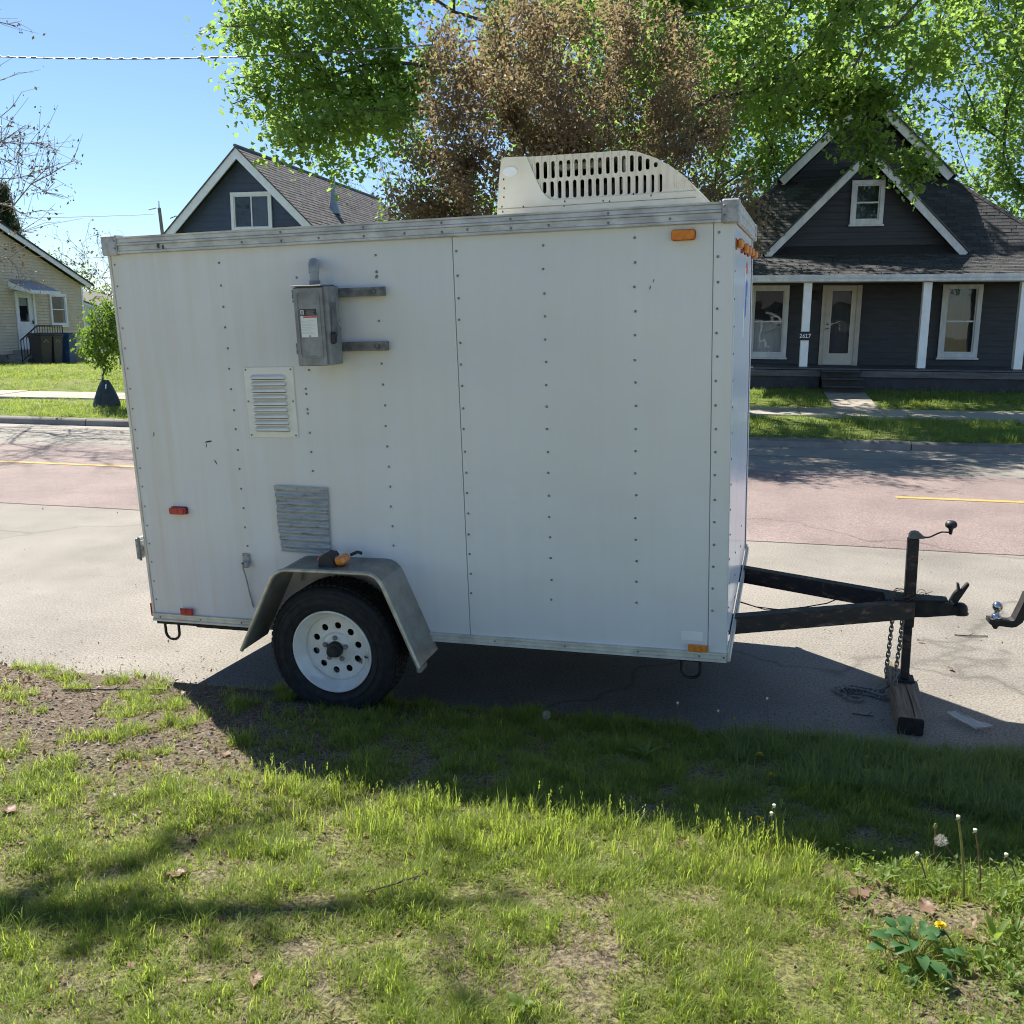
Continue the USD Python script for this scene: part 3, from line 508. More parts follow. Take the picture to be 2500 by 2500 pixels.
# fenders
FP = [(.693, -.030), (.885, .332), (.903, .362), (.925, .384), (.952, .398), (.98, .404), (1.18, .407), (1.40, .408), (1.428, .404), (1.452, .392), (1.472, .372), (1.488, .342), (1.645, -.045)]
def fender(side):
    y = (lambda w: w) if side == 0 else (lambda w: TW - w)
    P = np.array(FP); m = MB(); inner = np.array(sg.LineString(FP).buffer(.0045, cap_style=2, join_style=1).exterior.coords)
    ring = sg.LineString(FP).buffer(.004, cap_style=2, join_style=1)
    a, b = sorted((y(-.245), y(-.001)))
    m.ext(ring, a, b); f = put(trailer, 'fender', m, 'fender_steel', 30)
    put(f, 'rolled_edge', MB().tube([(p[0], y(-.250), p[1]) for p in FP], .0105, 8), 'fender_edge', True)
    # folded tab at the low ends
    g = sg.Polygon([(1.60, .055), (1.645, -.045), (1.63, -.06), (1.585, .01), (1.578, .04)]); a, b = sorted((y(-.244), y(-.16)))
    m = MB(); m.box(1.628, 1.652, a, b, -.075, -.046, .004); put(f, 'fender_tab', m, 'fender_steel')
    put(f, 'fender_brace', MB().box(.92, .935, min(y(-.2), y(-.001)), max(y(-.2), y(-.001)), .28, .37) if side else MB().tube([(.962, -.02, .385), (.935, -.02, .28)], .006, 6), 'fender_edge')
fender(0); fender(1)
# lamp on the fender
b = put(trailer, 'fender_lamp', MB().ext(sg.Polygon([(1.125, .412), (1.215, .412), (1.205, .445), (1.185, .470), (1.155, .472), (1.135, .455)]), -.19, -.10), 'black_plastic')
put(b, 'amber_lens', MB().box(1.206, 1.262, -.185, -.105, .418, .464, .012, R=roty(-.25)), 'amber', 30)
put(b, 'red_lens', MB().box(1.118, 1.140, -.185, -.105, .428, .462, .010, R=roty(.5)), 'red_lens', 30)
put(b, 'lamp_plug', MB().tube([(1.255, -.10, .45), (1.285, -.08, .462), (1.29, -.05, .45), (1.27, -.01, .435)], .008, 6), 'black_plastic', True)
# wheels
def wheel(side):
    c = np.array([1.178, -.03 if side == 0 else TW + .03, -.012]); s = -1 if side == 0 else 1
    def P(pr): return [(r, s * h) for r, h in pr]
    prof = [(.205, .0), (.250, -.004), (.315, .004), (.331, .020), (.336, .05), (.337, .10), (.336, .155), (.331, .183), (.318, .199), (.295, .207), (.262, .208), (.238, .204), (.222, .196), (.210, .186), (.205, .10)]
    w = put(trailer, 'wheel', MB().lathe(P(prof), c, 'y', 56), 'tyre', 40)
    m = MB()
    for rr in range(5):
        for q in range(64):
            a = (q + .5 * (rr % 2)) * 2 * np.pi / 64; y0 = .035 + rr * .032; bx = MB().box(-.011, .011, y0 - .012, y0 + .012, .334, .3395).xf(roty(a)); p, f = bx.arr(); p[:, 1] *= s; m.add(p + c, f)
    put(w, 'tread', m, 'tyre')
    for r0 in (.250, .285, .305): put(w, 'sidewall_rib', MB().lathe(P([(r0 - .004, .204), (r0, .2115), (r0 + .004, .204)]), c, 'y', 56), 'tyre', True)
    # rim: flange, barrel, disc with ten round holes
    rim = put(trailer, 'rim', MB().lathe(P([(.204, .178), (.211, .186), (.211, .193), (.205, .196), (.199, .190), (.193, .172), (.180, .158), (.168, .148), (.163, .120)]), c, 'y', 56), 'rim_white', 40)
    disc = sg.Point(0, 0).buffer(.166, 24)
    for q in range(10): disc = disc.difference(sg.Point(.118 * math.cos(q * .62832 + .2), .118 * math.sin(q * .62832 + .2)).buffer(.0175, 6))
    disc = disc.difference(sg.Point(0, 0).buffer(.038, 10))
    m = MB(); m.ext(disc, .126, .132); p, f = m.arr(); rr = np.hypot(p[:, 0], p[:, 2])
    p[:, 1] += np.where(rr < .07, .010, 0) ; p[:, 1] *= s; put(rim, 'disc', (p + c, f), 'rim_white', 30)
    put(rim, 'disc_ring', MB().lathe(P([(.166, .131), (.160, .137), (.154, .1325)]), c, 'y', 48), 'rim_white', True)
    put(rim, 'hub_shoulder', MB().lathe(P([(.084, .1325), (.076, .142), (.062, .146), (.040, .145)]), c, 'y', 36), 'rim_white', 40)
    put(rim, 'brake_backing', MB().lathe(P([(.16, .05), (.03, .06)]), c, 'y', 24), 'under_black')
    h = put(trailer, 'hub', MB().lathe(P([(.040, .10), (.040, .165), (.036, .172), (.028, .176), (.0265, .196), (.024, .202), (.0, .203)]), c, 'y', 20), 'black_steel', 30)
    for q in range(5):
        a = q * 2 * np.pi / 5 + .28; x, z = .058 * math.cos(a), .058 * math.sin(a)
        put(rim, 'lug_nut', MB().lathe(P([(.0125, .142), (.0125, .158), (.008, .163), (.0, .164)]), c + [x, 0, z], 'y', 6), 'chain_steel')
    put(rim, 'valve_stem', MB().tube([c + [.150 if side == 0 else .15, s * .140, -.03], c + [.166, s * .165, -.026], c + [.178, s * .17, -.024]], .004, 6), 'black_plastic', True)
    for q in range(4): put(rim, 'sticker_bar', MB().box(.118 + q * .0055, .121 + q * .0055, 0, .0008, -.055 - (q % 2) * .003, -.030).xf(roty(.12), c + [0, s * .1335, 0]), 'mark_dark')
wheel(0); wheel(1)

# disconnect switch box on two struts
for v in (1.697, 1.449):
    m = MB(); m.ext(sg.Polygon([(-.001, v - .0205), (-.034, v - .0205), (-.034, v - .009), (-.030, v - .009), (-.030, v + .009), (-.034, v + .009), (-.034, v + .0205), (-.001, v + .0205)]), 1.02, 1.487, 'x'); st = put(trailer, 'strut', m, 'strut_grey')
    put(st, 'bolt', MB().lathe([(.009, 0), (.009, .006), (0, .007)], (1.44, -.037, v), 'y', 6), 'rivet')
m = MB(); m.box(1.098, 1.264, -.150, -.036, 1.372, 1.728, .004); eb = put(trailer, 'switch_box', m, 'box_grey', 20)
m = MB(); m.box(1.0965, 1.243, -.164, -.1505, 1.371, 1.726, .005); put(eb, 'box_door', m, 'box_grey', 20)
m = MB(); m.box(1.093, 1.245, -.172, -.030, 1.7285, 1.735, .002); put(eb, 'drip_lid', m, 'box_grey_dark')
m = MB(); m.ext(rrect(1.113, 1.229, 1.408, 1.71, .02).difference(rrect(1.118, 1.224, 1.413, 1.705, .016)), -.1675, -.1635); put(eb, 'embossed_rim', m, 'box_grey', 30)
m = MB(); m.box(1.1265, 1.1500, -.1660, -.1645, 1.6015, 1.629); lb = put(eb, 'logo_plate', m, 'black_plastic')
m = MB(); m.ext(rect(1.1300, 1.1465, 1.606, 1.625).difference(rect(1.1330, 1.1435, 1.6093, 1.6217)), -.1670, -.1661); put(lb, 'logo_square', m, 'paper_white')
t = meshkit.text_mesh('D', .0075, .0006, True); put(lb, 'letter', (np.stack([t.vertices[:, 0] + 1.1355, -.1661 - t.vertices[:, 2], t.vertices[:, 1] + 1.6120], 1), np.array(t.faces)[:, ::-1]), 'paper_white')
m = MB(); m.box(1.1515, 1.2085, -.1660, -.1645, 1.5995, 1.629); bp = put(eb, 'rating_plate', m, 'black_plastic')
for q in range(5): put(bp, 'print_line', MB().box(1.157 + (q % 2) * .005, 1.203 - (q % 3) * .004, -.1667, -.1661, 1.6035 + q * .005, 1.6052 + q * .005), 'print_grey')
m = MB(); m.box(1.1275, 1.2105, -.1660, -.1645, 1.503, 1.5985); wl = put(eb, 'paper_label', m, 'paper_white')
put(wl, 'red_band', MB().box(1.142, 1.2095, -.1667, -.1661, 1.5895, 1.5975), 'paper_red')
for q in range(9): put(wl, 'print_line', MB().box(1.132, 1.200 - (q * 7 % 5) * .006, -.1664, -.1661, 1.518 + q * .0072, 1.5188 + q * .0072), 'box_grey')
put(eb, 'door_screw', MB().lathe([(.003, 0), (.003, -.003), (0, -.0035)], (1.17, -.1660, 1.508), 'y', 8), 'black_plastic')
for v in (1.69, 1.665, 1.46, 1.432): put(eb, 'door_hinge', MB().box(1.088, 1.097, -.158, -.145, v - .006, v + .006, .002), 'box_grey_dark')
lv = put(eb, 'switch_lever', MB().tube([(1.2660, -.115, 1.640), (1.2700, -.122, 1.60), (1.2705, -.128, 1.56), (1.2680, -.130, 1.525)], .0065, 8), 'box_grey_dark', True)
put(lv, 'lever_grip', MB().box(1.2660, 1.2850, -.158, -.118, 1.468, 1.524, .010, R=roty(.08)), 'black_plastic', 30)
put(eb, 'lever_guard', MB().ext(sg.Point(1.55, 0).buffer(.001), 0, .001).xf(None) if False else MB().box(1.2645, 1.2670, -.135, -.075, 1.50, 1.655, .001), 'box_grey_dark')
put(eb, 'latch_clip', MB().tube([(1.2675, -.07, 1.565), (1.272, -.06, 1.548), (1.272, -.05, 1.53), (1.2675, -.052, 1.52)], .003, 6), 'galvanized', True)
cd = put(eb, 'conduit', MB().tube([(1.170, -.08, 1.735), (1.170, -.08, 1.800), (1.163, -.072, 1.817), (1.155, -.052, 1.829), (1.142, -.02, 1.834), (1.136, .0, 1.834)], .0215, 14), 'pvc_grey', 50)
put(cd, 'conduit_collar', MB().tube([(1.170, -.08, 1.7355), (1.170, -.08, 1.756)], .0255, 14), 'box_grey', 40)
put(cd, 'conduit_elbow', MB().tube([(1.170, -.08, 1.790), (1.168, -.077, 1.806), (1.160, -.062, 1.825), (1.146, -.03, 1.836)], .0245, 14), 'pvc_grey', 50)

# louvred vent
vt = put(trailer, 'louvre_vent', MB().box(.704, .976, -.005, -.0005, 1.010, 1.358, .002), 'vent_white')
for q in range(9):
    v = 1.046 + q * .0318; m = MB(); n = 12
    for j in range(n):
        pass
    prof = [(-.005, v + .021), (-.011, v + .019), (-.018, v + .010), (-.021, v + .001), (-.019, v), (-.006, v + .0)]
    body = MB().ext(sg.Polygon(prof), .741, .934, 'x'); p, f = body.arr()
    t = np.clip((v + .021 - p[:, 2]) / .021, 0, 1); p[:, 0] = np.where(p[:, 0] < .84, p[:, 0] + (1 - t) * .012, p[:, 0] - (1 - t) * .012)
    sl = put(vt, 'louvre', (p, f), 'vent_white', 40)
    put(sl, 'louvre_gap', MB().box(.745, .930, -.0075, -.0052, v - .0045, v - .0002), 'mark_dark')
for u in (.716, .963):
    for v in (1.022, 1.19, 1.345): rivet(u, v, -.006, .005, vt, 'screw')
# corrugated patch
U = np.linspace(0, 1, 13); V = np.linspace(0, 1, 73); P = []
for vv in V:
    for uu in U:
        x = .826 + uu * .277 + .003 * math.sin(9 * vv + 1) * (1 if uu < .1 else .3) - .008 * vv * (1 - uu) + (.010 * vv if uu > .9 else 0); z = .428 + vv * .342 - .006 * uu
        amp = .0038 * (1 - .85 * np.clip((vv - .90) / .06, 0, 1)); P.append((x, -.012 - amp * math.cos(vv * 9.3 * 2 * math.pi + .8) - .002 * math.sin(5 * uu), z))
P = np.array(P); nx = 13; i = (np.arange(72)[:, None] * nx + np.arange(12)[None]).ravel()
cp = put(trailer, 'corrugated_patch', (P, np.vstack([np.stack([i, i + 1, i + nx + 1], 1), np.stack([i, i + nx + 1, i + nx], 1)])), 'corrugated', True)
for u, v in ((.845, .745), (1.08, .747), (.95, .755), (.862, .45), (1.085, .452), (.925, .70), (1.04, .655), (1.05, .60), (.90, .575)): rivet(u, v, -.0205, .0035, cp, 'screw')
# cable gland
gl = put(trailer, 'cable_gland', MB().box(.592, .636, -.010, -.0005, .352, .404, .006), 'pvc_grey', 30)
put(gl, 'gland_nose', MB().box(.597, .636, -.030, -.0105, .330, .366, .008), 'pvc_grey', 30); put(gl, 'gland_hole', MB().lathe([(.007, -.031), (.0, -.0308)], (.606, 0, .355), 'y', 10), 'black_plastic')
for u in (.601, .627): rivet(u, .393, -.011, .004, gl, 'screw')
put(gl, 'cable', MB().tube([(.606, -.030, .352), (.6085, -.034, .33), (.609, -.022, .29), (.612, -.014, .24), (.618, -.010, .18), (.626, -.008, .125), (.6285, -.007, .112)], .0040, 6), 'pvc_grey', True)

# roof air conditioner
AY0, AY1 = .35, 1.22
AC = [(1.929, 2.016), (1.931, 2.06), (1.946, 2.20), (1.958, 2.272), (1.964, 2.283), (1.975, 2.288), (2.072, 2.284), (2.10, 2.281), (2.30, 2.280), (2.541, 2.278), (2.60, 2.268), (2.683, 2.235), (2.75, 2.195), (2.812, 2.147), (2.865, 2.090), (2.900, 2.045), (2.908, 2.016)]
out = sg.Polygon(AC); grille = sg.Polygon([(2.083, 2.283), (2.30, 2.281), (2.541, 2.279), (2.60, 2.269), (2.683, 2.236), (2.75, 2.196), (2.812, 2.148), (2.86, 2.086), (2.22, 2.084), (2.195, 2.088), (2.172, 2.102), (2.150, 2.130), (2.128, 2.175), (2.103, 2.235)])
ac = put(trailer, 'air_conditioner', MB().ext(out.difference(grille.buffer(.0005)), AY0, AY0 + .012), 'ivory_plastic', 25)
slots = []
def slot(u, v0, v1, w=.0088): slots.append(sg.LineString([(u, v0 + w), (u, max(v1 - w, v0 + w + .0005))]).buffer(w, quad_segs=4))
for q in range(14): slot(2.1315 + q * .0367, 2.180 + .0004 * q, 2.257 - (0 if q < 13 else .004))
slot(2.1315 + 14 * .0367 - .002, 2.190, 2.238); slot(2.1315 + 15 * .0367 - .002, 2.197, 2.220)
for q in range(16): slot(2.163 + q * .0358, 2.116 if q == 0 else 2.098 if q == 1 else 2.090, 2.168)
pan = grille.difference(unary_union(slots)); put(ac, 'grille', MB().ext(pan, AY0 + .008, AY0 + .016), 'ivory_plastic')
for q in range(21):
    u = 2.113 + q * .0364; g = sg.box(u - .0016, 2.09, u + .0016, 2.30).intersection(grille.buffer(-.002))
    if u > 2.70: g = g.intersection(sg.box(0, 2.10, 9, 9))
    put(ac, 'grille_rib', MB().ext(g, AY0 + .003, AY0 + .0078), 'ivory_plastic')
shell = out.buffer(0).difference(out.buffer(-.010, join_style=2)).difference(sg.box(1.8, 1.9, 3, 2.018)); put(ac, 'cover', MB().ext(shell, AY0 + .0125, AY1 - .012), 'ivory_plastic', 25)
put(ac, 'far_cover', MB().ext(out, AY1 - .0115, AY1), 'ivory_plastic')
put(ac, 'base_flange', MB().box(1.920, 2.912, AY0 - .010, AY1 + .01, 2.000, 2.0158, .003), 'ivory_plastic')
put(ac, 'seam_line', MB().box(1.935, 2.86, AY0 - .0015, AY0 - .0001, 2.056, 2.0595), 'copper_tan')
put(ac, 'badge', MB().ext(sa.scale(sg.Point(2.00, 2.222).buffer(1, 8), .036, .021), AY0 - .002, AY0 - .0002), 'paper_white')
put(ac, 'condenser', MB().box(2.36, 2.72, AY0 + .08, AY1 - .1, 2.02, 2.15), 'fin_dark'); put(ac, 'fan_housing', MB().box(2.12, 2.34, AY0 + .06, AY1 - .2, 2.02, 2.14, .02), 'fin_dark')
put(ac, 'inner_tray', MB().box(1.97, 2.86, AY0 + .03, AY1 - .03, 2.017, 2.03), 'black_plastic'); put(ac, 'back_plate', MB().box(2.0, 2.66, AY0 + .55, AY0 + .56, 2.03, 2.255), 'black_plastic')
put(ac, 'pipe', MB().tube([(2.19, AY0 + .1, 2.235), (2.42, AY0 + .1, 2.24)], .016, 8), 'vent_white', True)
put(ac, 'capacitor', MB().box(2.525, 2.55, AY0 + .05, AY0 + .09, 2.19, 2.25, .006), 'vent_white'); put(ac, 'capacitor', MB().box(2.515, 2.54, AY0 + .05, AY0 + .09, 2.11, 2.17, .006), 'vent_white')
for u, v in ((1.968, 2.19), (1.969, 2.15), (1.966, 2.11), (1.955, 2.068), (2.06, 2.062), (2.26, 2.075), (2.256, 2.055), (2.44, 2.067), (2.58, 2.088), (2.66, 2.077), (2.47, 2.062), (1.958, 2.045)): put(ac, 'stain_spot', MB().ext(sa.scale(sg.Point(u, v).buffer(1, 4), .0035, .005), AY0 - .0006, AY0 - .0001), 'mark_dark')

# tongue, coupler, jack
def beam(p, q, w, h, name, mt, z0, z1):
    p, q = np.array(p), np.array(q); d = (q - p) / np.linalg.norm(q - p); nrm = np.array([-d[1], d[0]]) * w / 2
    c = [p - nrm, q - nrm, q + nrm, p + nrm]; return put(trailer, name, MB().ext(sg.Polygon(c).buffer(.002, quad_segs=2), z0, z1, 'z'), mt)
beam((2.60, .285), (3.93, .885), .052, 0, 'tongue_rail', 'tongue_steel', -.036, .054)
beam((2.60, 1.571), (3.93, .971), .052, 0, 'tongue_rail', 'tongue_steel', -.036, .054)
cz = put(trailer, 'coupler', MB().ext(sg.Polygon([(3.80, .86), (4.02, .882), (4.10, .892), (4.10, .964), (4.02, .974), (3.80, .996)]), .055, .0615, 'z').ext(sg.Polygon([(3.86, .058), (4.03, .058), (4.09, .046), (4.13, .030), (4.15, .028), (4.15, -.012), (4.10, -.018), (3.99, -.034), (3.86, -.036)]), .886, .970), 'black_steel', 30)
put(cz, 'ball_socket', MB().lathe([(.0, .041), (.022, .039), (.034, .028), (.0385, .012), (.0385, -.004), (.044, -.010), (.044, -.016), (.03, -.016)], (4.163, .928, .0), 'z', 20), 'black_steel', 40)
lt = put(cz, 'latch_lever', MB().ext(sg.Polygon([(4.108, .045), (4.145, .040), (4.195, .138), (4.197, .148), (4.188, .150), (4.170, .128), (4.158, .108), (4.150, .146), (4.140, .148), (4.143, .112), (4.128, .092), (4.118, .070)]), .912, .944), 'black_steel')
put(lt, 'latch_pin', MB().tube([(4.118, .90, .052), (4.118, .956, .052)], .006, 8), 'galvanized', True)
jk = put(trailer, 'jack', MB().box(3.8935, 3.9475, .901, .955, -.10, .376, .004), 'tongue_steel')
put(jk, 'inner_leg', MB().box(3.8995, 3.9415, .907, .949, -.388, -.1005, .003), 'tongue_steel'); put(jk, 'foot_plate', MB().box(3.872, 3.968, .88, .976, -.402, -.3885, .003), 'black_steel')
put(jk, 'foot_gusset', MB().box(3.905, 3.936, .95, .972, -.388, -.33, .004), 'tongue_steel')
put(jk, 'gear_cap', MB().ext(sg.Polygon([(3.898, .3775), (3.942, .3775), (3.972, .380), (3.972, .384), (3.945, .408), (3.925, .413), (3.908, .408), (3.899, .395)]), .906, .950), 'box_grey_dark')
ck = put(jk, 'crank', MB().tube([(3.945, .928, .383), (3.985, .925, .383), (3.998, .922, .386), (4.032, .915, .408), (4.050, .91, .418), (4.085, .905, .419)], .0042, 8), 'black_steel', True)
put(ck, 'crank_knob', MB().lathe([(.0, .480), (.018, .478), (.027, .468), (.029, .458), (.026, .447), (.014, .440), (.010, .430), (.009, .415), (.006, .408), (0, .407)], (4.090, .905, 0), 'z', 18), 'black_plastic', 50)
put(trailer, 'wiring', MB().tube([(3.05, .80, .03), (3.15, .86, -.02), (3.27, .93, -.052), (3.40, .99, -.05), (3.52, 1.02, -.03), (3.60, 1.06, .0)], .0032, 6).tube([(3.05, .82, .02), (3.2, .88, -.04), (3.32, .95, -.058), (3.44, 1.0, -.045)], .0026, 6), 'cable_black', True)
m = MB()
for q in range(16):
    a = rng.uniform(0, 6.28); c = np.array([3.86 + rng.uniform(-.02, .14), .92 + rng.uniform(-.06, .05), .066]); r = rng.uniform(.015, .05)
    m.tube([c + [r * math.cos(a + t), r * math.sin(a + t), .004 + .018 * math.sin(t * 1.3 + q)] for t in np.linspace(0, rng.uniform(2, 5), 8)], .0014, 4)
put(trailer, 'dry_vine', m, 'straw')
m = MB()
for q in range(8):
    c = np.array([3.83, .86, .035]); m.tube([c + [rng.uniform(-.02, .02), rng.uniform(-.02, .02), rng.uniform(-.03, .03)] for _ in range(5)], .002, 4)
put(trailer, 'dry_vine', m, 'straw')
# safety chains: links hang from the tongue then pile on the road
inv = np.linalg.inv(TR)
def link(c, d, up, s=1.0):
    d = d / np.linalg.norm(d); up = up - d * (up @ d); up /= np.linalg.norm(up); L, Wd = .0125 * s, .0085 * s
    a = np.linspace(0, 2 * np.pi, 13)[:-1]; pts = [c + d * (L * np.sign(math.cos(t)) * (abs(math.cos(t)) > 1e-6) * .55 + .010 * s * math.cos(t)) + up * Wd * math.sin(t) for t in a]; pts.append(pts[0])
    return MB().tube(pts, .0029 * s, 6, False)
def chain(pts, name_parent):
    pts = np.array(pts, float); seg = np.linalg.norm(np.diff(pts, axis=0), axis=1); cum = np.r_[0, np.cumsum(seg)]; n = int(cum[-1] / .0235)
    for q in range(n):
        s_ = (q + .5) * .0235; c = np.array([np.interp(s_, cum, pts[:, k]) for k in range(3)]); d = np.array([np.interp(s_ + .01, cum, pts[:, k]) for k in range(3)]) - np.array([np.interp(s_ - .01, cum, pts[:, k]) for k in range(3)])
        up = np.array([1.0, .3, .2]) if q % 2 else np.array([.25, -1.0, .3]); 
        if abs(d[2]) < np.linalg.norm(d) * .5: up = np.array([0, 0, 1.0]) * (1 if q % 2 else .8) + rng.uniform(-.6, .6, 3)
        put(name_parent, 'link', link(c, d, up, 1.4 if abs(d[2]) < np.linalg.norm(d) * .5 else 1.1), 'chain_steel', True)
def gnd(x, y, z): return inv @ (np.array([x, y, z]) - TO)
ch = thing('safety_chain', parent=trailer)
chain([(3.842, .90, -.03), (3.838, .90, -.12), (3.832, .90, -.24), (3.826, .90, -.34), gnd(.93, 5.07, .06), gnd(.90, 5.09, .02), gnd(.84, 5.11, .014), gnd(.76, 5.13, .014), gnd(.70, 5.10, .016), gnd(.74, 5.05, .03), gnd(.80, 5.06, .022)], ch)
ch2 = thing('safety_chain', parent=trailer)
chain([(3.888, .885, -.03), (3.886, .885, -.12), (3.880, .885, -.22), (3.872, .885, -.32), gnd(.955, 5.00, .05), gnd(.93, 5.0, .02), gnd(.86, 5.045, .016), gnd(.80, 5.07, .02), gnd(.735, 5.085, .024), gnd(.70, 5.06, .02), gnd(.72, 5.02, .014)], ch2)
for c, pts in ((ch, [(.685, 5.13), (.655, 5.10), (.665, 5.05), (.70, 5.02), (.72, 5.00)]), (ch2, [(.70, 4.985), (.735, 4.955), (.775, 4.945), (.795, 4.965), (.785, 5.0), (.745, 5.01)])):
    put(c, 'hook', MB().tube([gnd(x, y, .012) for x, y in pts], .0062, 8), 'chain_steel', True)

# ------------------------------------------------------------------ things around the trailer
wb = thing('wood_block', 'weathered grey timber block under the trailer jack foot', 'wood block', (1.0, 5.1, 0), -4.5)
m = MB(); m.box(-.058, .058, -.52, .30, 0.0, .086, .006); p, f = m.arr()
v_, f_ = trimesh.remesh.subdivide_to_size(p, f, .05); n_ = meshkit.fbm(v_ * [30, 4, 30], 3, 8) - .5
put(wb, 'beam', (v_ + np.stack([n_ * .010, n_ * 0, n_ * .006], 1), f_), 'old_wood', 40)
put(wb, 'split', MB().ext(sg.Polygon([(.020, -.50), (.024, -.30), (.018, -.1), (.021, .05), (.014, -.1), (.017, -.3), (.015, -.50)]), .0868, .0895, 'z'), 'wood_end')
m = MB(); pl = sa.scale(rrect(-.058, .058, .002, .086, .012), 1, 1); m.ext(pl, -.5245, -.5155); put(wb, 'end_grain', m, 'wood_end')

bagm = thing('plastic_bag', 'crumpled clear plastic wrapper lying on the road beside the timber block', 'plastic bag', (1.255, 4.765, .012), -62)
X, Y = np.meshgrid(np.linspace(-.105, .105, 26), np.linspace(-.04, .04, 12)); P = np.stack([X * 7, Y * 9, X * 0], -1)
Z = (meshkit.fbm(P, 4, 21)) * .03 + .004; Y2 = Y * (1 + .35 * np.sin(X * 18)) + .01 * np.sin(X * 25); i = (np.arange(11)[:, None] * 26 + np.arange(25)[None]).ravel()
put(bagm, 'sheet', (np.stack([X, Y2, Z], -1).reshape(-1, 3), np.vstack([np.stack([i, i + 1, i + 27], 1), np.stack([i, i + 27, i + 26], 1)])), 'plastic_bag', True)
put(bagm, 'folded_rim', MB().tube([(-.10, -.036, .02), (-.03, -.045, .022), (.04, -.03, .018), (.10, -.034, .016)], .0022, 5).tube([(-.08, .02, .02), (0, .015, .03), (.09, .028, .015)], .0016, 5), 'paper_white', True)

# pickup truck whose ball mount reaches into the picture (the rest stands right of the frame)
tk = thing('pickup_truck', 'chrome tow ball on a black drop mount at the right edge of the picture', 'truck', (0, 0, 0))
bm = put(tk, 'ball_mount', MB().ext(sg.Polygon([(1.363, .492), (1.463, .487), (1.478, .495), (1.505, .575), (1.520, .630), (1.58, .640), (2.05, .640), (2.05, .585), (1.575, .585), (1.545, .565), (1.515, .485), (1.490, .462), (1.47, .456), (1.375, .462), (1.363, .470)]), 4.965, 5.035), 'black_steel', 20)
put(bm, 'tow_ball', MB().lathe([(0, .5765), (.010, .575), (.019, .569), (.0248, .559), (.0258, .550), (.0235, .540), (.016, .5305), (.0125, .526), (.0125, .517), (.018, .512), (.024, .506), (.026, .494), (.0, .494)], (1.402, 5.0, 0), 'z', 28), 'chrome', 60)
put(bm, 'ball_nut', MB().lathe([(.016, .462), (.016, .445), (.010, .443), (.010, .436), (0, .436)], (1.402, 5.0, 0), 'z', 6), 'black_steel')
put(tk, 'receiver', MB().box(1.78, 2.4, 4.955, 5.045, .565, .66, .006), 'black_steel')
put(tk, 'bumper', MB().box(1.98, 2.10, 4.18, 5.82, .52, .72, .03), 'chrome', 30)
put(tk, 'truck_bed', MB().box(2.12, 4.2, 4.1, 5.9, .62, 1.30, .05), 'truck_paint', 30)
put(tk, 'tailgate', MB().box(2.09, 2.118, 4.28, 5.72, .78, 1.29, .012), 'truck_paint', 30)
put(tk, 'tailgate_handle', MB().box(2.075, 2.0885, 4.88, 5.12, 1.14, 1.2, .006), 'black_plastic')
for y in (4.11, 5.74): put(tk, 'tail_lamp', MB().box(2.10, 2.1195, y, y + .15, .86, 1.26, .01), 'red_lens')
m = MB(); m.ext(sg.Polygon([(4.21, .62), (7.1, .62), (7.1, 1.0), (6.9, 1.12), (5.95, 1.2), (5.45, 1.78), (4.5, 1.84), (4.25, 1.3)]), 4.1, 5.9); put(tk, 'cab', m, 'truck_paint', 30)
put(tk, 'rear_window', MB().ext(sg.Polygon([(4.30, 1.36), (4.50, 1.77), (4.49, 1.775), (4.285, 1.365)]), 4.3, 5.7), 'interior')
for y in (4.1, 5.65):
    for x in (3.05, 6.25):
        w = put(tk, 'wheel', MB().lathe([(.20, 0), (.36, .01), (.375, .05), (.375, .2), (.36, .24), (.20, .25)], (x, y, .375), 'y', 32), 'tyre', 40); put(w, 'rim', MB().lathe([(.2, .02), (.17, .03), (.05, .02), (0, .02)], (x, y, .375), 'y', 24), 'aluminium', 40); put(w, 'rim', MB().lathe([(.2, .23), (.17, .22), (.05, .23), (0, .23)], (x, y, .375), 'y', 24), 'aluminium', 40)

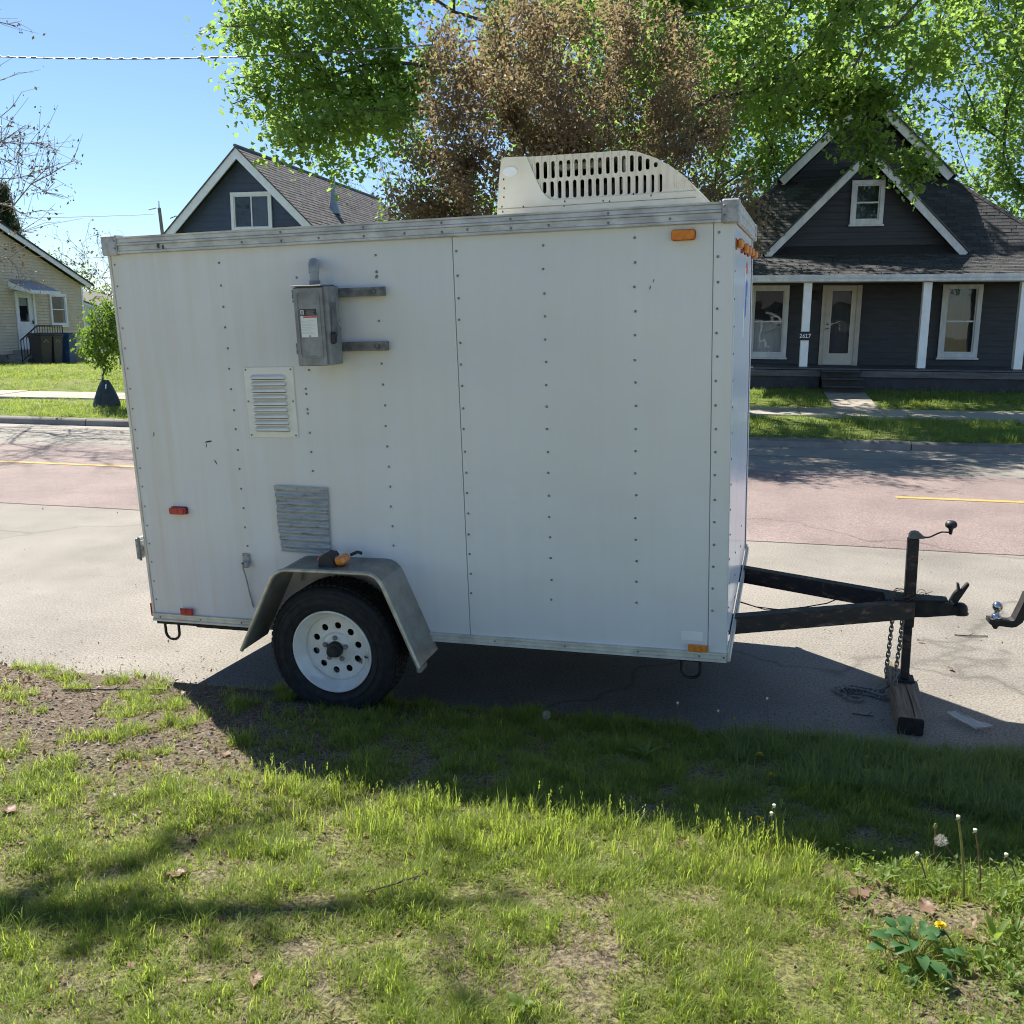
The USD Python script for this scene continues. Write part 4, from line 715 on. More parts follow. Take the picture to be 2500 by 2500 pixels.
# ------------------------------------------------------------------ houses
def boards(parent, poly, y, z0, z1, h, material, d=0.018, nm='siding_board', xoff=0.0):
    """overlapping clapboards on a wall that faces -y; poly in (x, z)"""
    z = z0
    while z < z1 - 1e-6:
        t = min(z + h, z1); strip = poly.intersection(sg.box(-1e3, z + .002, 1e3, t))
        for g in getattr(strip, 'geoms', [strip]):
            if g.is_empty or g.geom_type != 'Polygon' or g.area < .004: continue
            m = MB().ext(g.simplify(.001), y - .006, y); p, f = m.arr()
            fr = p[:, 1] < y - .003; p[fr, 1] -= d * np.clip((t - p[fr, 2]) / h, 0, 1)
            put(parent, nm, (p, f), material)
        z = t
def house_window(parent, x0, x1, z0, z1, y, trim, mt, split=None, glass_mt='pane', fill=None, depth=.10, vsplit=None, sill=True):
    """outer trim rectangle; faces -y"""
    w = put(parent, 'window', MB().ext(rect(x0, x1, z0, z1).difference(rect(x0 + trim, x1 - trim, z0 + trim, z1 - trim)), y - .055, y - .002), mt)
    a0, a1, b0, b1 = x0 + trim, x1 - trim, z0 + trim, z1 - trim; s = .035
    put(w, 'sash', MB().ext(rect(a0 + .001, a1 - .001, b0 + .001, b1 - .001).difference(rect(a0 + s, a1 - s, b0 + s, b1 - s)), y - .030, y + .03), mt)
    if split: put(w, 'meeting_rail', MB().box(a0 + s + .001, a1 - s - .001, y - .026, y + .02, split - .018, split + .018), mt)
    if vsplit: put(w, 'mullion', MB().box(vsplit - .02, vsplit + .02, y - .026, y + .02, b0 + s + .001, b1 - s - .001), mt)
    zs = [b0 + s, split - .018, split + .018, b1 - s] if split else [b0 + s, b1 - s]; xq = [a0 + s, vsplit - .02, vsplit + .02, a1 - s] if vsplit else [a0 + s, a1 - s]
    for k in range(0, len(zs), 2):
        for j in range(0, len(xq), 2): put(w, 'pane', MB().box(xq[j] - .004, xq[j + 1] + .004, y - .008, y - .003, zs[k] - .004, zs[k + 1] + .004), glass_mt)
    if fill: fill(w, a0, a1, b0, b1, y)
    if sill: put(w, 'sill', MB().box(x0 - .03, x1 + .03, y - .085, y - .003, z0 - .045, z0 - .001, .004), mt)
    return w
def shingles(parent, O, ax, up, poly, tab, course, mats, thick=.012, keep=None, r=None):
    """tabs laid on a roof plane; poly in plane coordinates (along, up)"""
    r = r or random.Random(3); O, ax, up = np.array(O), np.array(ax) / np.linalg.norm(ax), np.array(up) / np.linalg.norm(up); nn = np.cross(ax, up)
    x0, y0, x1, y1 = poly.bounds; res = []; row = 0; b = y0
    while b < y1:
        a = x0 - tab + (row % 2) * tab * .5 + r.uniform(-.04, .04)
        while a < x1:
            wd = tab * r.uniform(.93, 1.0); dz = r.uniform(-.008, .006)
            g = sg.box(a + .006, b + dz, a + wd, b + course + .03).intersection(poly)
            if not g.is_empty and g.geom_type == 'Polygon' and g.area > .003:
                c = np.array(g.exterior.coords)[:-1]
                if g.exterior.is_ccw is False: c = c[::-1]
                k = len(c); lift = thick * (1 - .9 * (c[:, 1] - b) / (course + .03)) + .004 + r.uniform(0, .004); base = O + c[:, :1] * ax + c[:, 1:] * up
                v = np.vstack([base + lift[:, None] * nn, base]); f = [(0, j, j + 1) for j in range(1, k - 1)]
                for j in range(k): j2 = (j + 1) % k; f += [(j, j2 + k, j2), (j, j + k, j2 + k)]
                res.append((v, np.array(f), r.choice(mats)))
            a += tab
        b += course; row += 1
    return res
def lay(parent, res, nkeep):
    """the tabs nearest the street as parts, the rest as stuff"""
    d = [np.linalg.norm(v.mean(0) - np.array(EYE)) for v, f, m in res]; order = np.argsort(d); rest = {}
    for k, i in enumerate(order):
        v, f, mt = res[i]
        if k < nkeep: put(parent, 'shingle', (v, f), mt)
        else: rest.setdefault(mt, MB()).add(v, f)
    for mt, mb in rest.items(): put(parent, 'shingles', mb, mt, kind='stuff')

# --- dark house on the right
rh = thing('charcoal_house', 'charcoal house with white gable trim and a columned porch, number 2617', 'house')
WY = 25.0
openings = [rect(2.37, 3.17, 1.02, 2.98), rect(5.10, 5.92, 1.28, 2.96), rect(.62, 1.48, 1.26, 2.90)]
wallp = rect(-.55, 7.15, .5, 3.25).difference(unary_union(openings))
put(rh, 'wall', MB().ext(wallp, WY, WY + .12), 'charcoal')
put(rh, 'wall', MB().box(-.55, -.43, WY + .121, 36, .5, 3.6).box(7.03, 7.15, WY + .121, 36, .5, 3.6), 'charcoal')
put(rh, 'interior', MB().box(-.3, 6.9, WY + .9, WY + .95, .6, 3.2).box(-.3, 6.9, WY + .13, WY + .9, .62, .66), 'interior')
boards(rh, wallp, WY, 1.04, 3.22, .155, 'charcoal')
def fill_r(w, a0, a1, b0, b1, y):
    put(w, 'curtain', MB().box(a0, a1, y + .25, y + .26, b0, b1), 'curtain_dim')
house_window(rh, 5.06, 5.95, 1.24, 3.0, WY - .02, .105, 'aged_trim', 2.10, fill=fill_r)
def fill_l(w, a0, a1, b0, b1, y):
    g = sg.Polygon([(a0, b0), (a1, b0), (a1, 1.95), (a0 + .5, 2.02), (a0 + .2, 2.12), (a0, 2.14)]); put(w, 'curtain', MB().ext(g, y + .12, y + .125), 'curtain')
    pts = [(a0 + .20 + .50 * math.sin(t), y + .11, 2.05 + .26 * math.cos(t)) for t in np.linspace(.2, 2.9, 12)]
    put(w, 'curtain_tie', MB().tube(pts, .035, 6), 'curtain', True)
    put(w, 'curtain', MB().box(a0, a1, y + .5, y + .51, b0, b1), 'curtain_dim')
house_window(rh, .58, 1.52, 1.20, 2.96, WY - .02, .10, 'aged_trim', 2.08, fill=fill_l)
# door
df = put(rh, 'door_frame', MB().ext(rect(2.31, 3.23, 1.0, 3.05).difference(rect(2.42, 3.12, 1.0, 2.96)), WY - .05, WY + .0).ext(rect(2.395, 3.145, 1.0, 2.975).difference(rect(2.42, 3.12, 1.0, 2.96)), WY - .062, WY - .0505), 'beige_trim')
dr = put(rh, 'door', MB().ext(rect(2.422, 3.118, 1.035, 2.955).difference(rect(2.53, 3.01, 1.30, 2.84)), WY - .035, WY + .005).ext(rect(2.505, 3.035, 1.275, 2.865).difference(rect(2.545, 2.995, 1.315, 2.825)), WY - .046, WY - .0355), 'door_beige')
put(dr, 'pane', MB().box(2.53, 3.01, WY - .018, WY - .012, 1.30, 2.84), 'pane'); put(dr, 'blind', MB().ext(rect(2.53, 3.01, 1.30, 2.84), WY + .03, WY + .035), 'curtain_dim')
for z in (1.90, 2.03): put(dr, 'door_knob', MB().lathe([(0, -.10), (.026, -.095), (.03, -.08), (.018, -.066), (.012, -.055), (.012, -.036)], (2.465, WY, z), 'y', 12), 'chrome', True)
put(rh, 'threshold', MB().box(2.31, 3.23, WY - .10, WY - .063, 1.0, 1.032), 'white_trim')
put(rh, 'wall_lamp', MB().lathe([(0, .11), (.04, .09), (.055, .03), (.05, -.04), (.03, -.10), (0, -.12)], (2.14, WY - .06, 2.72), 'z', 10), 'iron', 30)
# porch
pf = thing('porch_floor', parent=rh)
for q, x in enumerate(np.arange(-.55, 7.1, .30)): put(pf, 'floor_board', MB().box(x, x + .294, 22.74, WY - .03, 1.0, 1.03 + rng.uniform(-.002, .003)), 'porch_wood')
fb = thing('porch_fascia', parent=rh)
for a, b in ((-.55, .6), (.603, 2.17), (3.02, 4.55), (4.553, 6.1), (6.103, 7.15)): put(fb, 'fascia_board', MB().box(a, b, 22.70, 22.735, .845, .985, .003), 'porch_wood')
put(rh, 'porch_skirt', MB().box(-.55, 2.15, 22.76, 22.80, .45, .90).box(3.05, 7.15, 22.76, 22.80, .45, .90), 'porch_dark')
st = thing('porch_steps', parent=rh)
for q in range(3):
    put(st, 'tread', MB().box(2.16, 3.03, 22.66 - (q + 1) * .24 + .02, 22.69 - q * .24, .955 - q * .155, 1.0 - q * .155, .004), 'porch_dark')
    put(st, 'riser', MB().box(2.18, 3.01, 22.655 - q * .24, 22.675 - q * .24, .80 - q * .155 , .953 - q * .155), 'porch_dark')
for x in (1.70, 4.225, 6.20):
    c = put(rh, 'porch_column', MB().box(x, x + .175, 22.80, 22.975, 1.033, 2.93, .004), 'white_trim'); put(c, 'column_foot', MB().box(x - .006, x + .181, 22.79, 22.985, 1.0325, 1.06), 'porch_wood')
sgn = put(rh, 'number_plate', MB().box(1.60, 1.965, 22.77, 22.795, 1.655, 1.845, .004), 'iron')
t = meshkit.text_mesh('2617', .088, .003, True); wd = t.vertices[:, 0].max(); put(sgn, 'number', (np.stack([t.vertices[:, 0] * .80 + 1.7825 - wd * .40, 22.7695 - t.vertices[:, 2], t.vertices[:, 1] + 1.706], 1), np.array(t.faces)[:, ::-1]), 'paper_white')
put(rh, 'porch_beam', MB().box(-.55, 7.15, 22.82, 22.96, 2.935, 3.02), 'aged_trim'); put(rh, 'porch_ceiling', MB().box(-.5, 7.1, 22.97, WY - .03, 2.96, 2.99), 'porch_dark')
put(rh, 'gutter', MB().ext(sg.Polygon([(22.60, 2.945), (22.60, 2.99), (22.575, 3.03), (22.575, 3.085), (22.59, 3.085), (22.615, 3.00), (22.70, 3.0), (22.72, 3.06), (22.735, 3.06), (22.735, 2.945)]), -.75, 7.45, 'x'), 'aged_trim')
# porch roof and main roof
put(rh, 'roof_deck', MB().add([(-.75, 22.60, 3.06), (7.45, 22.60, 3.06), (7.45, 24.55, 3.64), (-.75, 24.55, 3.64), (-.75, 22.62, 3.03), (7.45, 22.62, 3.03), (7.45, 24.6, 3.6), (-.75, 24.6, 3.6)], [(0, 1, 2), (0, 2, 3), (4, 6, 5), (4, 7, 6), (0, 4, 5), (0, 5, 1), (0, 3, 7), (0, 7, 4), (1, 5, 6), (1, 6, 2)]), 'shingle_c')
res = shingles(rh, (0, 22.58, 3.065), (1, 0, 0), (0, 1.97, .58), rect(-.76, 7.46, 0, 2.055), .30, .14, ['shingle_a', 'shingle_a', 'shingle_b', 'shingle_c'])
A_, B_ = np.array([-1.0, 24.5, 3.62]), np.array([7.6, 24.5, 3.62]); C_, D_ = np.array([5.32, 26.85, 5.66]), np.array([1.28, 26.85, 5.66])
BL, BR = np.array([-1.0, 38., 3.62]), np.array([7.6, 38., 3.62]); C2, D2 = np.array([5.32, 35.6, 5.66]), np.array([1.28, 35.6, 5.66])
m = MB(); V8 = [A_, B_, C_, D_, BL, BR, C2, D2]; m.add(V8, [(0, 1, 2), (0, 2, 3), (1, 5, 6), (1, 6, 2), (5, 4, 7), (5, 7, 6), (4, 0, 3), (4, 3, 7), (3, 2, 6), (3, 6, 7)]); put(rh, 'roof', m, 'shingle_c')
s1 = math.hypot(2.35, 2.04)
front = sg.Polygon([(-1.0, 0), (7.6, 0), (5.32, s1), (1.28, s1)]).difference(sg.Polygon([(.93, -.1), (5.35, -.1), (3.12, 2.55)]))
res2 = shingles(rh, (0, 24.5, 3.62), (1, 0, 0), (0, 2.35, 2.04), front, .30, .135, ['shingle_a', 'shingle_b', 'shingle_c', 'shingle_a'])
s2 = math.hypot(2.28, 2.04); side = sg.Polygon([(0, 0), (13.5, 0), (11.1, s2), (2.35, s2)])
res3 = shingles(rh, B_, (0, 1, 0), (-2.28, 0, 2.04), side, .30, .135, ['shingle_a', 'shingle_b', 'shingle_c'])
lay(rh, res + res2, 300); lay(rh, res3, 0)
for P, Q in ((B_, C_), (A_, D_)):
    n = 22
    for q in range(n):
        a, b = P + (Q - P) * q / n, P + (Q - P) * (q + 1.25) / n; put(rh, 'hip_cap', MB().tube([a + [0, 0, .01], b + [0, 0, -.002]], .06, 6), 'shingle_b')
# small front gable over the porch
GY = 24.80
gp = sg.Polygon([(1.02, 3.70), (5.22, 3.70), (3.12, 5.86)]); gw = rect(2.84, 3.50, 4.40, 5.32)
gable = put(rh, 'gable_wall', MB().ext(gp.difference(gw), GY, GY + .10), 'charcoal'); boards(gable, gp.difference(gw), GY, 3.72, 5.85, .155, 'charcoal')
def fill_g(w, a0, a1, b0, b1, y): put(w, 'curtain', MB().box(a0, a1, y + .12, y + .13, b0, b1), 'curtain_dim')
house_window(gable, 2.80, 3.545, 4.36, 5.37, GY - .02, .095, 'aged_trim', 4.86, fill=fill_g)
def rake(parent, apex, foot, y, w, d=.05, mt='aged_trim'):
    a, f = np.array(apex), np.array(foot); dv = (f - a) / np.linalg.norm(f - a); nv = np.array([-dv[1], dv[0]]); nv = nv if nv[1] < 0 else -nv
    return put(parent, 'rake_board', MB().ext(sg.Polygon([a, f, f + nv * w, a + np.array([0, -w / abs(nv[1])])]), y, y + d), mt)
for fx in (.84, 5.42): rake(gable, (3.13, 6.03), (fx, 3.66), 24.42, .155)
for sx, fx in ((-1, .80), (1, 5.46)):
    O = (3.13, 24.40, 6.06); up = np.array([fx - 3.13, 0, 3.66 - 6.03]); L = np.linalg.norm(up)
    m = MB(); a = np.array([3.13, 24.40, 6.065]); b = a + up; m.add([a, b, b + [0, 3.0, 0], a + [0, 3.0, 0], a - [0, 0, .05], b - [0, 0, .05], b + [0, 3.0, -.05], a + [0, 3, -.05]], [(0, 1, 2), (0, 2, 3), (4, 6, 5), (4, 7, 6), (0, 5, 1), (0, 4, 5), (1, 5, 6), (1, 6, 2)]); put(gable, 'gable_roof', m, 'shingle_b')
# upper gablet
UY = 26.9
up_ = sg.Polygon([(1.45, 5.62), (5.15, 5.62), (3.3, 7.50)]); ug = put(rh, 'gable_wall', MB().ext(up_, UY, UY + .1), 'charcoal'); boards(ug, up_, UY, 5.62, 7.5, .155, 'charcoal')
for fx in (1.20, 5.40): rake(ug, (3.3, 7.74), (fx, 5.70), 26.55, .19)
for fx in (1.14, 5.46):
    a = np.array([3.3, 26.5, 7.78]); b = np.array([fx, 26.5, 5.70]); m = MB().add([a, b, b + [0, 9.4, 0], a + [0, 9.4, 0], a - [0, 0, .05], b - [0, 0, .05], b + [0, 9.4, -.05], a + [0, 9.4, -.05]], [(0, 1, 2), (0, 2, 3), (4, 6, 5), (4, 7, 6), (0, 5, 1), (0, 4, 5), (1, 5, 6), (1, 6, 2)]); put(rh, 'roof', m, 'shingle_a')
put(rh, 'vent_pipe', MB().tube([(4.95, 28.5, 5.9), (4.95, 28.5, 7.05)], .05, 10), 'galvanized', 40)

# --- navy house in the middle
nh = thing('navy_house', 'navy blue house with a steep white-edged gable behind the trailer', 'house')
NY = 29.2
gp = sg.Polygon([(-18.55, .45), (-12.0, .45), (-12.0, 4.15), (-15.28, 7.2), (-18.55, 4.15)]); win = rect(-15.68, -14.38, 4.98, 6.05)
put(nh, 'wall', MB().ext(gp.difference(win), NY, NY + .12).box(-12.12, -12.0, NY + .12, 41.3, .45, 4.1).box(-18.55, -18.43, NY + .12, 41.3, .45, 4.1), 'navy')
boards(nh, gp.difference(win), NY, .5, 7.18, .19, 'navy', .012)
put(nh, 'interior', MB().box(-16.1, -14.1, NY + .8, NY + .85, 4.6, 6.1), 'interior')
def fill_n(w, a0, a1, b0, b1, y):
    put(w, 'blind', MB().box((a0 + a1) / 2, a1, y + .10, y + .105, b0, b1), 'curtain_dim')
house_window(nh, -15.74, -14.32, 4.92, 6.12, NY - .02, .10, 'white_trim', None, fill=fill_n, vsplit=-15.03)
for fx in (-19.35, -11.22): rake(nh, (-15.285, 7.42), (fx, 3.48), NY - .42, .24, .05, 'white_trim')
RS = math.hypot(4.08, 3.95)
for sx in (-1, 1):
    a = np.array([-15.285, NY - .46, 7.46]); b = np.array([-15.285 + sx * 4.08, NY - .46, 3.51]); m = MB().add([a, b, b + [0, 13, 0], a + [0, 13, 0], a - [0, 0, .05], b - [0, 0, .05], b + [0, 13, -.05], a + [0, 13, -.05]], [(0, 1, 2), (0, 2, 3), (4, 6, 5), (4, 7, 6), (0, 5, 1), (0, 4, 5), (1, 5, 6), (1, 6, 2)])
    put(nh, 'roof', m, 'shingle_d'); put(nh, 'soffit', MB().add([a + [0, .03, -.06], b + [0, .03, -.06], b + [0, .44, -.06], a + [0, .44, -.06]], [(0, 1, 2), (0, 2, 3)]), 'white_trim')
resn = shingles(nh, (-11.205, NY - .48, 3.51), (0, 1, 0), (-4.08, 0, 3.95), rect(0, 13.03, 0, RS), .45, .155, ['shingle_d', 'shingle_e', 'shingle_f', 'shingle_e', 'shingle_d'])
resn.sort(key=lambda t: -t[0][:, 2].mean()); vis = [t for t in resn if t[0][:, 2].mean() > 5.0]; hid = [t for t in resn if t[0][:, 2].mean() <= 5.0]
lay(nh, vis, 280); lay(nh, hid, 0)
put(nh, 'ridge_cap', MB().tube([(-15.285, NY - .48, 7.475), (-15.285, NY + 12.5, 7.475)], .05, 6), 'shingle_e')
vp = put(nh, 'vent_pipe', MB().tube([(-13.65, 32.6, 5.85), (-13.65, 32.6, 7.15)], .075, 12), 'galvanized', 40)
put(vp, 'vent_cap', MB().tube([(-13.65, 32.6, 7.13), (-13.65, 32.6, 7.20), (-13.65, 32.6, 7.27)], [.12, .125, .06], 12), 'aluminium', 40)
put(vp, 'flashing', MB().lathe([(.075, 6.55), (.12, 6.25), (.22, 5.9), (.24, 5.8)], (-13.65, 32.6, 0), 'z', 12), 'galvanized', 40)

# --- cream house on the left: its side gable faces along the street; local x runs away from the street, local -y is the wall's outside
ch_ = thing('cream_house', 'cream clapboard house with awning and white side door at the left edge', 'house', (-26, 0, 0), 90)
gp = sg.Polygon([(24.7, .82), (35.3, .82), (35.3, 3.52), (30.0, 5.64), (24.7, 3.52)])
ops = [rect(31.50, 32.34, 1.02, 3.06), rect(33.36, 34.16, 1.95, 3.06), rect(31.38, 31.72, 4.52, 4.87)]
put(ch_, 'wall', MB().ext(gp.difference(unary_union(ops)), 0, .12).box(24.7, 24.82, .121, 9, .82, 3.5).box(35.18, 35.3, .121, 9, .82, 3.5).ext(gp, 9, 9.1), 'cream')
boards(ch_, gp.difference(unary_union(ops)), 0, .83, 5.6, .115, 'cream', .030)
put(ch_, 'foundation', MB().box(24.7, 35.32, -.02, .12, .2, .819), 'foundation'); put(ch_, 'interior', MB().box(30, 35, .6, .65, .9, 3.3), 'interior')
put(ch_, 'corner_board', MB().box(35.24, 35.34, -.04, -.001, .83, 3.52), 'white_trim')
def fill_c(w, a0, a1, b0, b1, y): put(w, 'curtain', MB().box(a0, a1, y + .15, y + .16, b0 + .75 * (b1 - b0), b1), 'curtain_dim')
house_window(ch_, 33.28, 34.24, 1.88, 3.13, -.02, .085, 'white_trim', 2.52, fill=fill_c)
lv_ = put(ch_, 'gable_vent', MB().ext(rect(31.34, 31.76, 4.48, 4.91).difference(rect(31.39, 31.71, 4.53, 4.86)), -.045, -.022), 'cream')
for q in range(6): put(lv_, 'louvre', MB().box(31.395, 31.705, -.03, .02, 4.535 + q * .054, 4.57 + q * .054, R=rotx(.5)), 'cream')
put(ch_, 'door_frame', MB().ext(rect(31.40, 32.44, 1.0, 3.15).difference(rect(31.50, 32.34, 1.0, 3.06)), -.06, -.023), 'white_trim')
dr = put(ch_, 'door', MB().ext(rect(31.505, 32.335, 1.02, 3.055).difference(rect(31.60, 32.10, 2.03, 2.92)), -.02, .03), 'door_white')
put(dr, 'pane', MB().box(31.60, 32.10, 0, .006, 2.03, 2.92), 'pane'); put(dr, 'blind', MB().box(31.60, 32.10, .05, .06, 2.62, 2.92), 'curtain')
put(dr, 'door_handle', MB().box(32.24, 32.27, -.06, -.021, 1.95, 2.08), 'iron')
for sx in (-1, 1):
    a = np.array([30.0, -.32, 5.86]); b = np.array([30.0 + sx * 5.75, -.32, 3.56]); m = MB().add([a, b, b + [0, 9.6, 0], a + [0, 9.6, 0], a - [0, 0, .06], b - [0, 0, .06], b + [0, 9.6, -.06], a + [0, 9.6, -.06]], [(0, 1, 2), (0, 2, 3), (4, 6, 5), (4, 7, 6), (0, 5, 1), (0, 4, 5), (1, 5, 6), (1, 6, 2)]); put(ch_, 'roof', m, 'shingle_c')
    rake(ch_, (30.0, 5.80), (30.0 + sx * 5.55, 3.58), -.29, .17, .04, 'white_trim')
    put(ch_, 'soffit', MB().add([a + [0, .05, -.065], b + [0, .05, -.065], b + [0, .31, -.065], a + [0, .31, -.065]], [(0, 1, 2), (0, 2, 3)]), 'white_trim')
put(ch_, 'chimney', MB().box(28.6, 29.3, 3.0, 3.7, 4.9, 6.7, .01), 'foundation')
aw = put(ch_, 'awning', MB().add([(31.2, -.03, 3.56), (32.66, -.03, 3.56), (32.70, -1.0, 3.17), (31.1, -1.0, 3.17), (31.2, -.03, 3.53), (32.66, -.03, 3.53), (32.70, -1.0, 3.14), (31.1, -1.0, 3.14)], [(0, 1, 2), (0, 2, 3), (4, 6, 5), (4, 7, 6), (0, 3, 7), (0, 7, 4), (1, 5, 6), (1, 6, 2), (3, 2, 6), (3, 6, 7)]), 'awning_blue')
for q in range(14): put(aw, 'awning_scallop', MB().box(31.1 + q * .1143, 31.21 + q * .1143, -1.02, -1.005, 3.05 + (q % 2) * .012, 3.175), 'white_trim')
for x in (31.12, 32.66): put(aw, 'awning_side', MB().ext(sg.Polygon([(-.03, 3.50), (-.99, 3.14), (-.99, 3.06), (-.03, 3.24)]), x, x + .02, 'x'), 'white_trim')
put(ch_, 'landing', MB().box(31.05, 32.55, -1.15, -.025, .2, .985, .01), 'step_concrete')
for q in range(3): put(ch_, 'step', MB().box(31.045 - (q + 1) * .28, 31.048 - q * .28, -1.15, -.025, .2, .81 - q * .17, .006), 'step_concrete')
rl = thing('hand_railing', parent=ch_); ry = -1.10
put(rl, 'top_rail', MB().tube([(30.2, ry, 1.36), (31.1, ry, 1.88), (32.5, ry, 1.88)], .026, 8), 'iron'); put(rl, 'bottom_rail', MB().tube([(30.2, ry, .62), (31.1, ry, 1.10), (32.5, ry, 1.10)], .018, 6), 'iron')
for q in range(11): x = 31.1 + q * .14; put(rl, 'baluster', MB().tube([(x, ry, 1.10), (x, ry, 1.88)], .012, 5), 'iron')
for q in range(6): t = q / 6; x = 30.2 + .9 * t; put(rl, 'baluster', MB().tube([(x, ry, .62 + .48 * t), (x, ry, 1.37 + .51 * t)], .012, 5), 'iron')
for x, z0, z in ((30.2, .4, 1.36), (31.1, .98, 1.88), (32.5, .98, 1.88)): put(rl, 'rail_post', MB().tube([(x, ry, z0), (x, ry, z)], .02, 6), 'iron')
# bins
def make_bin(name, mt, label, loc, rz, group=None):
    b = thing(name, label, 'wheelie bin', loc, rz, group=group)
    bot, top = rrect(-.24, .24, -.27, .27, .05), 1
    A4 = np.array([(-.24, -.26), (.24, -.26), (.24, .26), (-.24, .26)]); v = [(x * .84, y * .84, .06) for x, y in A4] + [(x * 1.1, y * 1.1, 1.0) for x, y in A4] + [(x * 1.2, y * 1.2, 1.0) for x, y in A4] + [(x * 1.2, y * 1.2, 1.05) for x, y in A4]
    f = [(0, 2, 1), (0, 3, 2)]
    for l in range(3):
        for k in range(4): a, c = l * 4 + k, l * 4 + (k + 1) % 4; f += [(a, c, c + 4), (a, c + 4, a + 4)]
    put(b, 'body', (np.array(v), np.array(f)), mt); put(b, 'lid', MB().box(-.31, .31, -.34, .34, 1.055, 1.10, .02).box(-.27, .27, -.30, .30, 1.101, 1.135, .02), mt, 30)
    put(b, 'handle', MB().tube([(-.25, .36, .98), (.25, .36, .98)], .015, 6), mt)
    for x in (-.25, .25): put(b, 'wheel', MB().lathe([(.0, -.03), (.12, -.03), (.13, 0), (.12, .03), (0, .03)], (x, .26, .12), 'x', 16), 'black_plastic')
    put(b, 'bin_mark', MB().tube([(-.13, -.268, .80), (-.02, -.272, .90), (.0, -.272, .90), (.10, -.268, .80)], .012, 4).box(-.15, .13, -.262, -.250, .70, .735), 'bin_mark')
    return b
ground_b = float(zfar(32.0))
make_bin('brown_bin', 'bin_brown', 'left dark brown wheelie bin beside the railing of the cream house', (-24.2, 30.35, ground_b), 84)
make_bin('brown_bin', 'bin_brown', 'dark brown wheelie bin between the other brown bin and the blue bin', (-24.25, 31.0, ground_b), 92)
make_bin('blue_bin', 'bin_blue', 'blue wheelie bin near the far corner of the cream house', (-24.25, 31.8, ground_b), 95)
# white shed-like house far behind
fh = thing('white_house', 'small white gabled house far behind the cream house corner', 'house')
gp = sg.Polygon([(-38.2, .3), (-32.2, .3), (-32.2, 2.55), (-35.2, 3.55), (-38.2, 2.55)]); put(fh, 'wall', MB().ext(gp, 46, 46.1).box(-32.3, -32.2, 46.1, 49, .3, 2.5), 'white_trim')
boards(fh, gp, 46, .4, 3.5, .2, 'white_trim', .015)
for sx in (-1, 1):
    a = np.array([-35.2, 45.7, 3.78]); b = np.array([-35.2 + sx * 3.3, 45.7, 2.66]); put(fh, 'roof', MB().add([a, b, b + [0, 3.5, 0], a + [0, 3.5, 0], a - [0, 0, .1], b - [0, 0, .1], b + [0, 3.5, -.1], a + [0, 3.5, -.1]], [(0, 1, 2), (0, 2, 3), (4, 6, 5), (4, 7, 6), (0, 5, 1), (0, 4, 5), (1, 5, 6), (1, 6, 2)]), 'shingle_e')
    rake(fh, (-35.2, 3.72), (-35.2 + sx * 3.25, 2.62), 45.72, .18, .05, 'white_trim')
mt_ = thing('meter_cabinet', 'dark utility cabinet on a post just past the rear edge of the trailer', 'cabinet', (-20.85, 30.2, float(zfar(30.2))))
put(mt_, 'post', MB().box(-.05, .05, -.05, .05, 0, .75), 'pole_wood'); put(mt_, 'box', MB().box(-.22, .22, -.14, .14, .7, 1.33, .02), 'iron'); put(mt_, 'glass_dial', MB().lathe([(0, -.22), (.08, -.21), (.10, -.15), (.10, -.141)], (.02, 0, 1.05), 'y', 14), 'paper_white'); put(mt_, 'lid', MB().box(-.25, .25, -.17, .16, 1.331, 1.36), 'galvanized')

# --- utility pole and wires
up2 = thing('utility_pole', 'leaning utility pole with transformer beyond the navy house roof', 'utility pole', (-37.35, 60, .4))
put(up2, 'pole', MB().tube([(.3, 0, 0), (-.35, 0, 9.3)], [.16, .11], 10), 'pole_wood', True)
tr_ = put(up2, 'transformer', MB().tube([(-.95, 0, 6.0), (-.95, 0, 7.2)], .36, 16), 'galvanized', 30); put(tr_, 'bushing', MB().tube([(-.9, 0, 7.2), (-.9, 0, 7.55)], .05, 6), 'rivet'); put(tr_, 'bracket', MB().box(-.6, -.15, -.04, .04, 6.4, 6.7), 'galvanized')
for x in (-.6, -.35): put(up2, 'insulator', MB().tube([(x, 0, 9.3), (x - .55, 0, 9.2)] if x < -.5 else [(x, 0, 9.3), (x, 0, 9.75)], [.05, .035], 8), 'bin_mark')
put(up2, 'cutout_switch', MB().tube([(.5, -.1, 8.6), (.95, -.12, 8.75), (1.0, -.12, 8.3), (.72, -.12, 8.2)], .035, 6), 'iron')
def sagline(a, b, sag, n=60):
    a, b = np.array(a, float), np.array(b, float); t = np.linspace(0, 1, n)[:, None]; p = a + (b - a) * t; p[:, 2] -= sag * 4 * t[:, 0] * (1 - t[:, 0]); return p
ln = sagline((-41.6, 20.1, 13.4), (26.4, 18.8, 13.4), 6.0, 760)
cb = thing('service_cable', 'twisted grey service cable strung across the sky above the trailer', 'power line')
ph = np.arange(len(ln)) * .9
put(cb, 'bare_strand', MB().tube(ln, .008, 5), 'cable_light', True)
for k in range(2): put(cb, 'wrapped_strand', MB().tube(ln + .012 * np.stack([ph * 0, np.cos(ph + k * np.pi), np.sin(ph + k * np.pi)], 1), .009, 5), 'cable_grey', True)
w2 = thing('thin_wire', 'thin wire running from the leaning pole past the cream house', 'power line'); put(w2, 'strand', MB().tube(sagline((-38.1, 60, 9.3), (-75, 52, 9.3), .4), .02, 4), 'cable_grey')
w3 = thing('thin_wire', 'thin drop wire above the roof corner of the cream house', 'power line'); put(w3, 'strand', MB().tube(sagline((-24.75, 34.5, 4.55), (-14.5, 29.8, 5.0), .15), .010, 4), 'cable_grey')
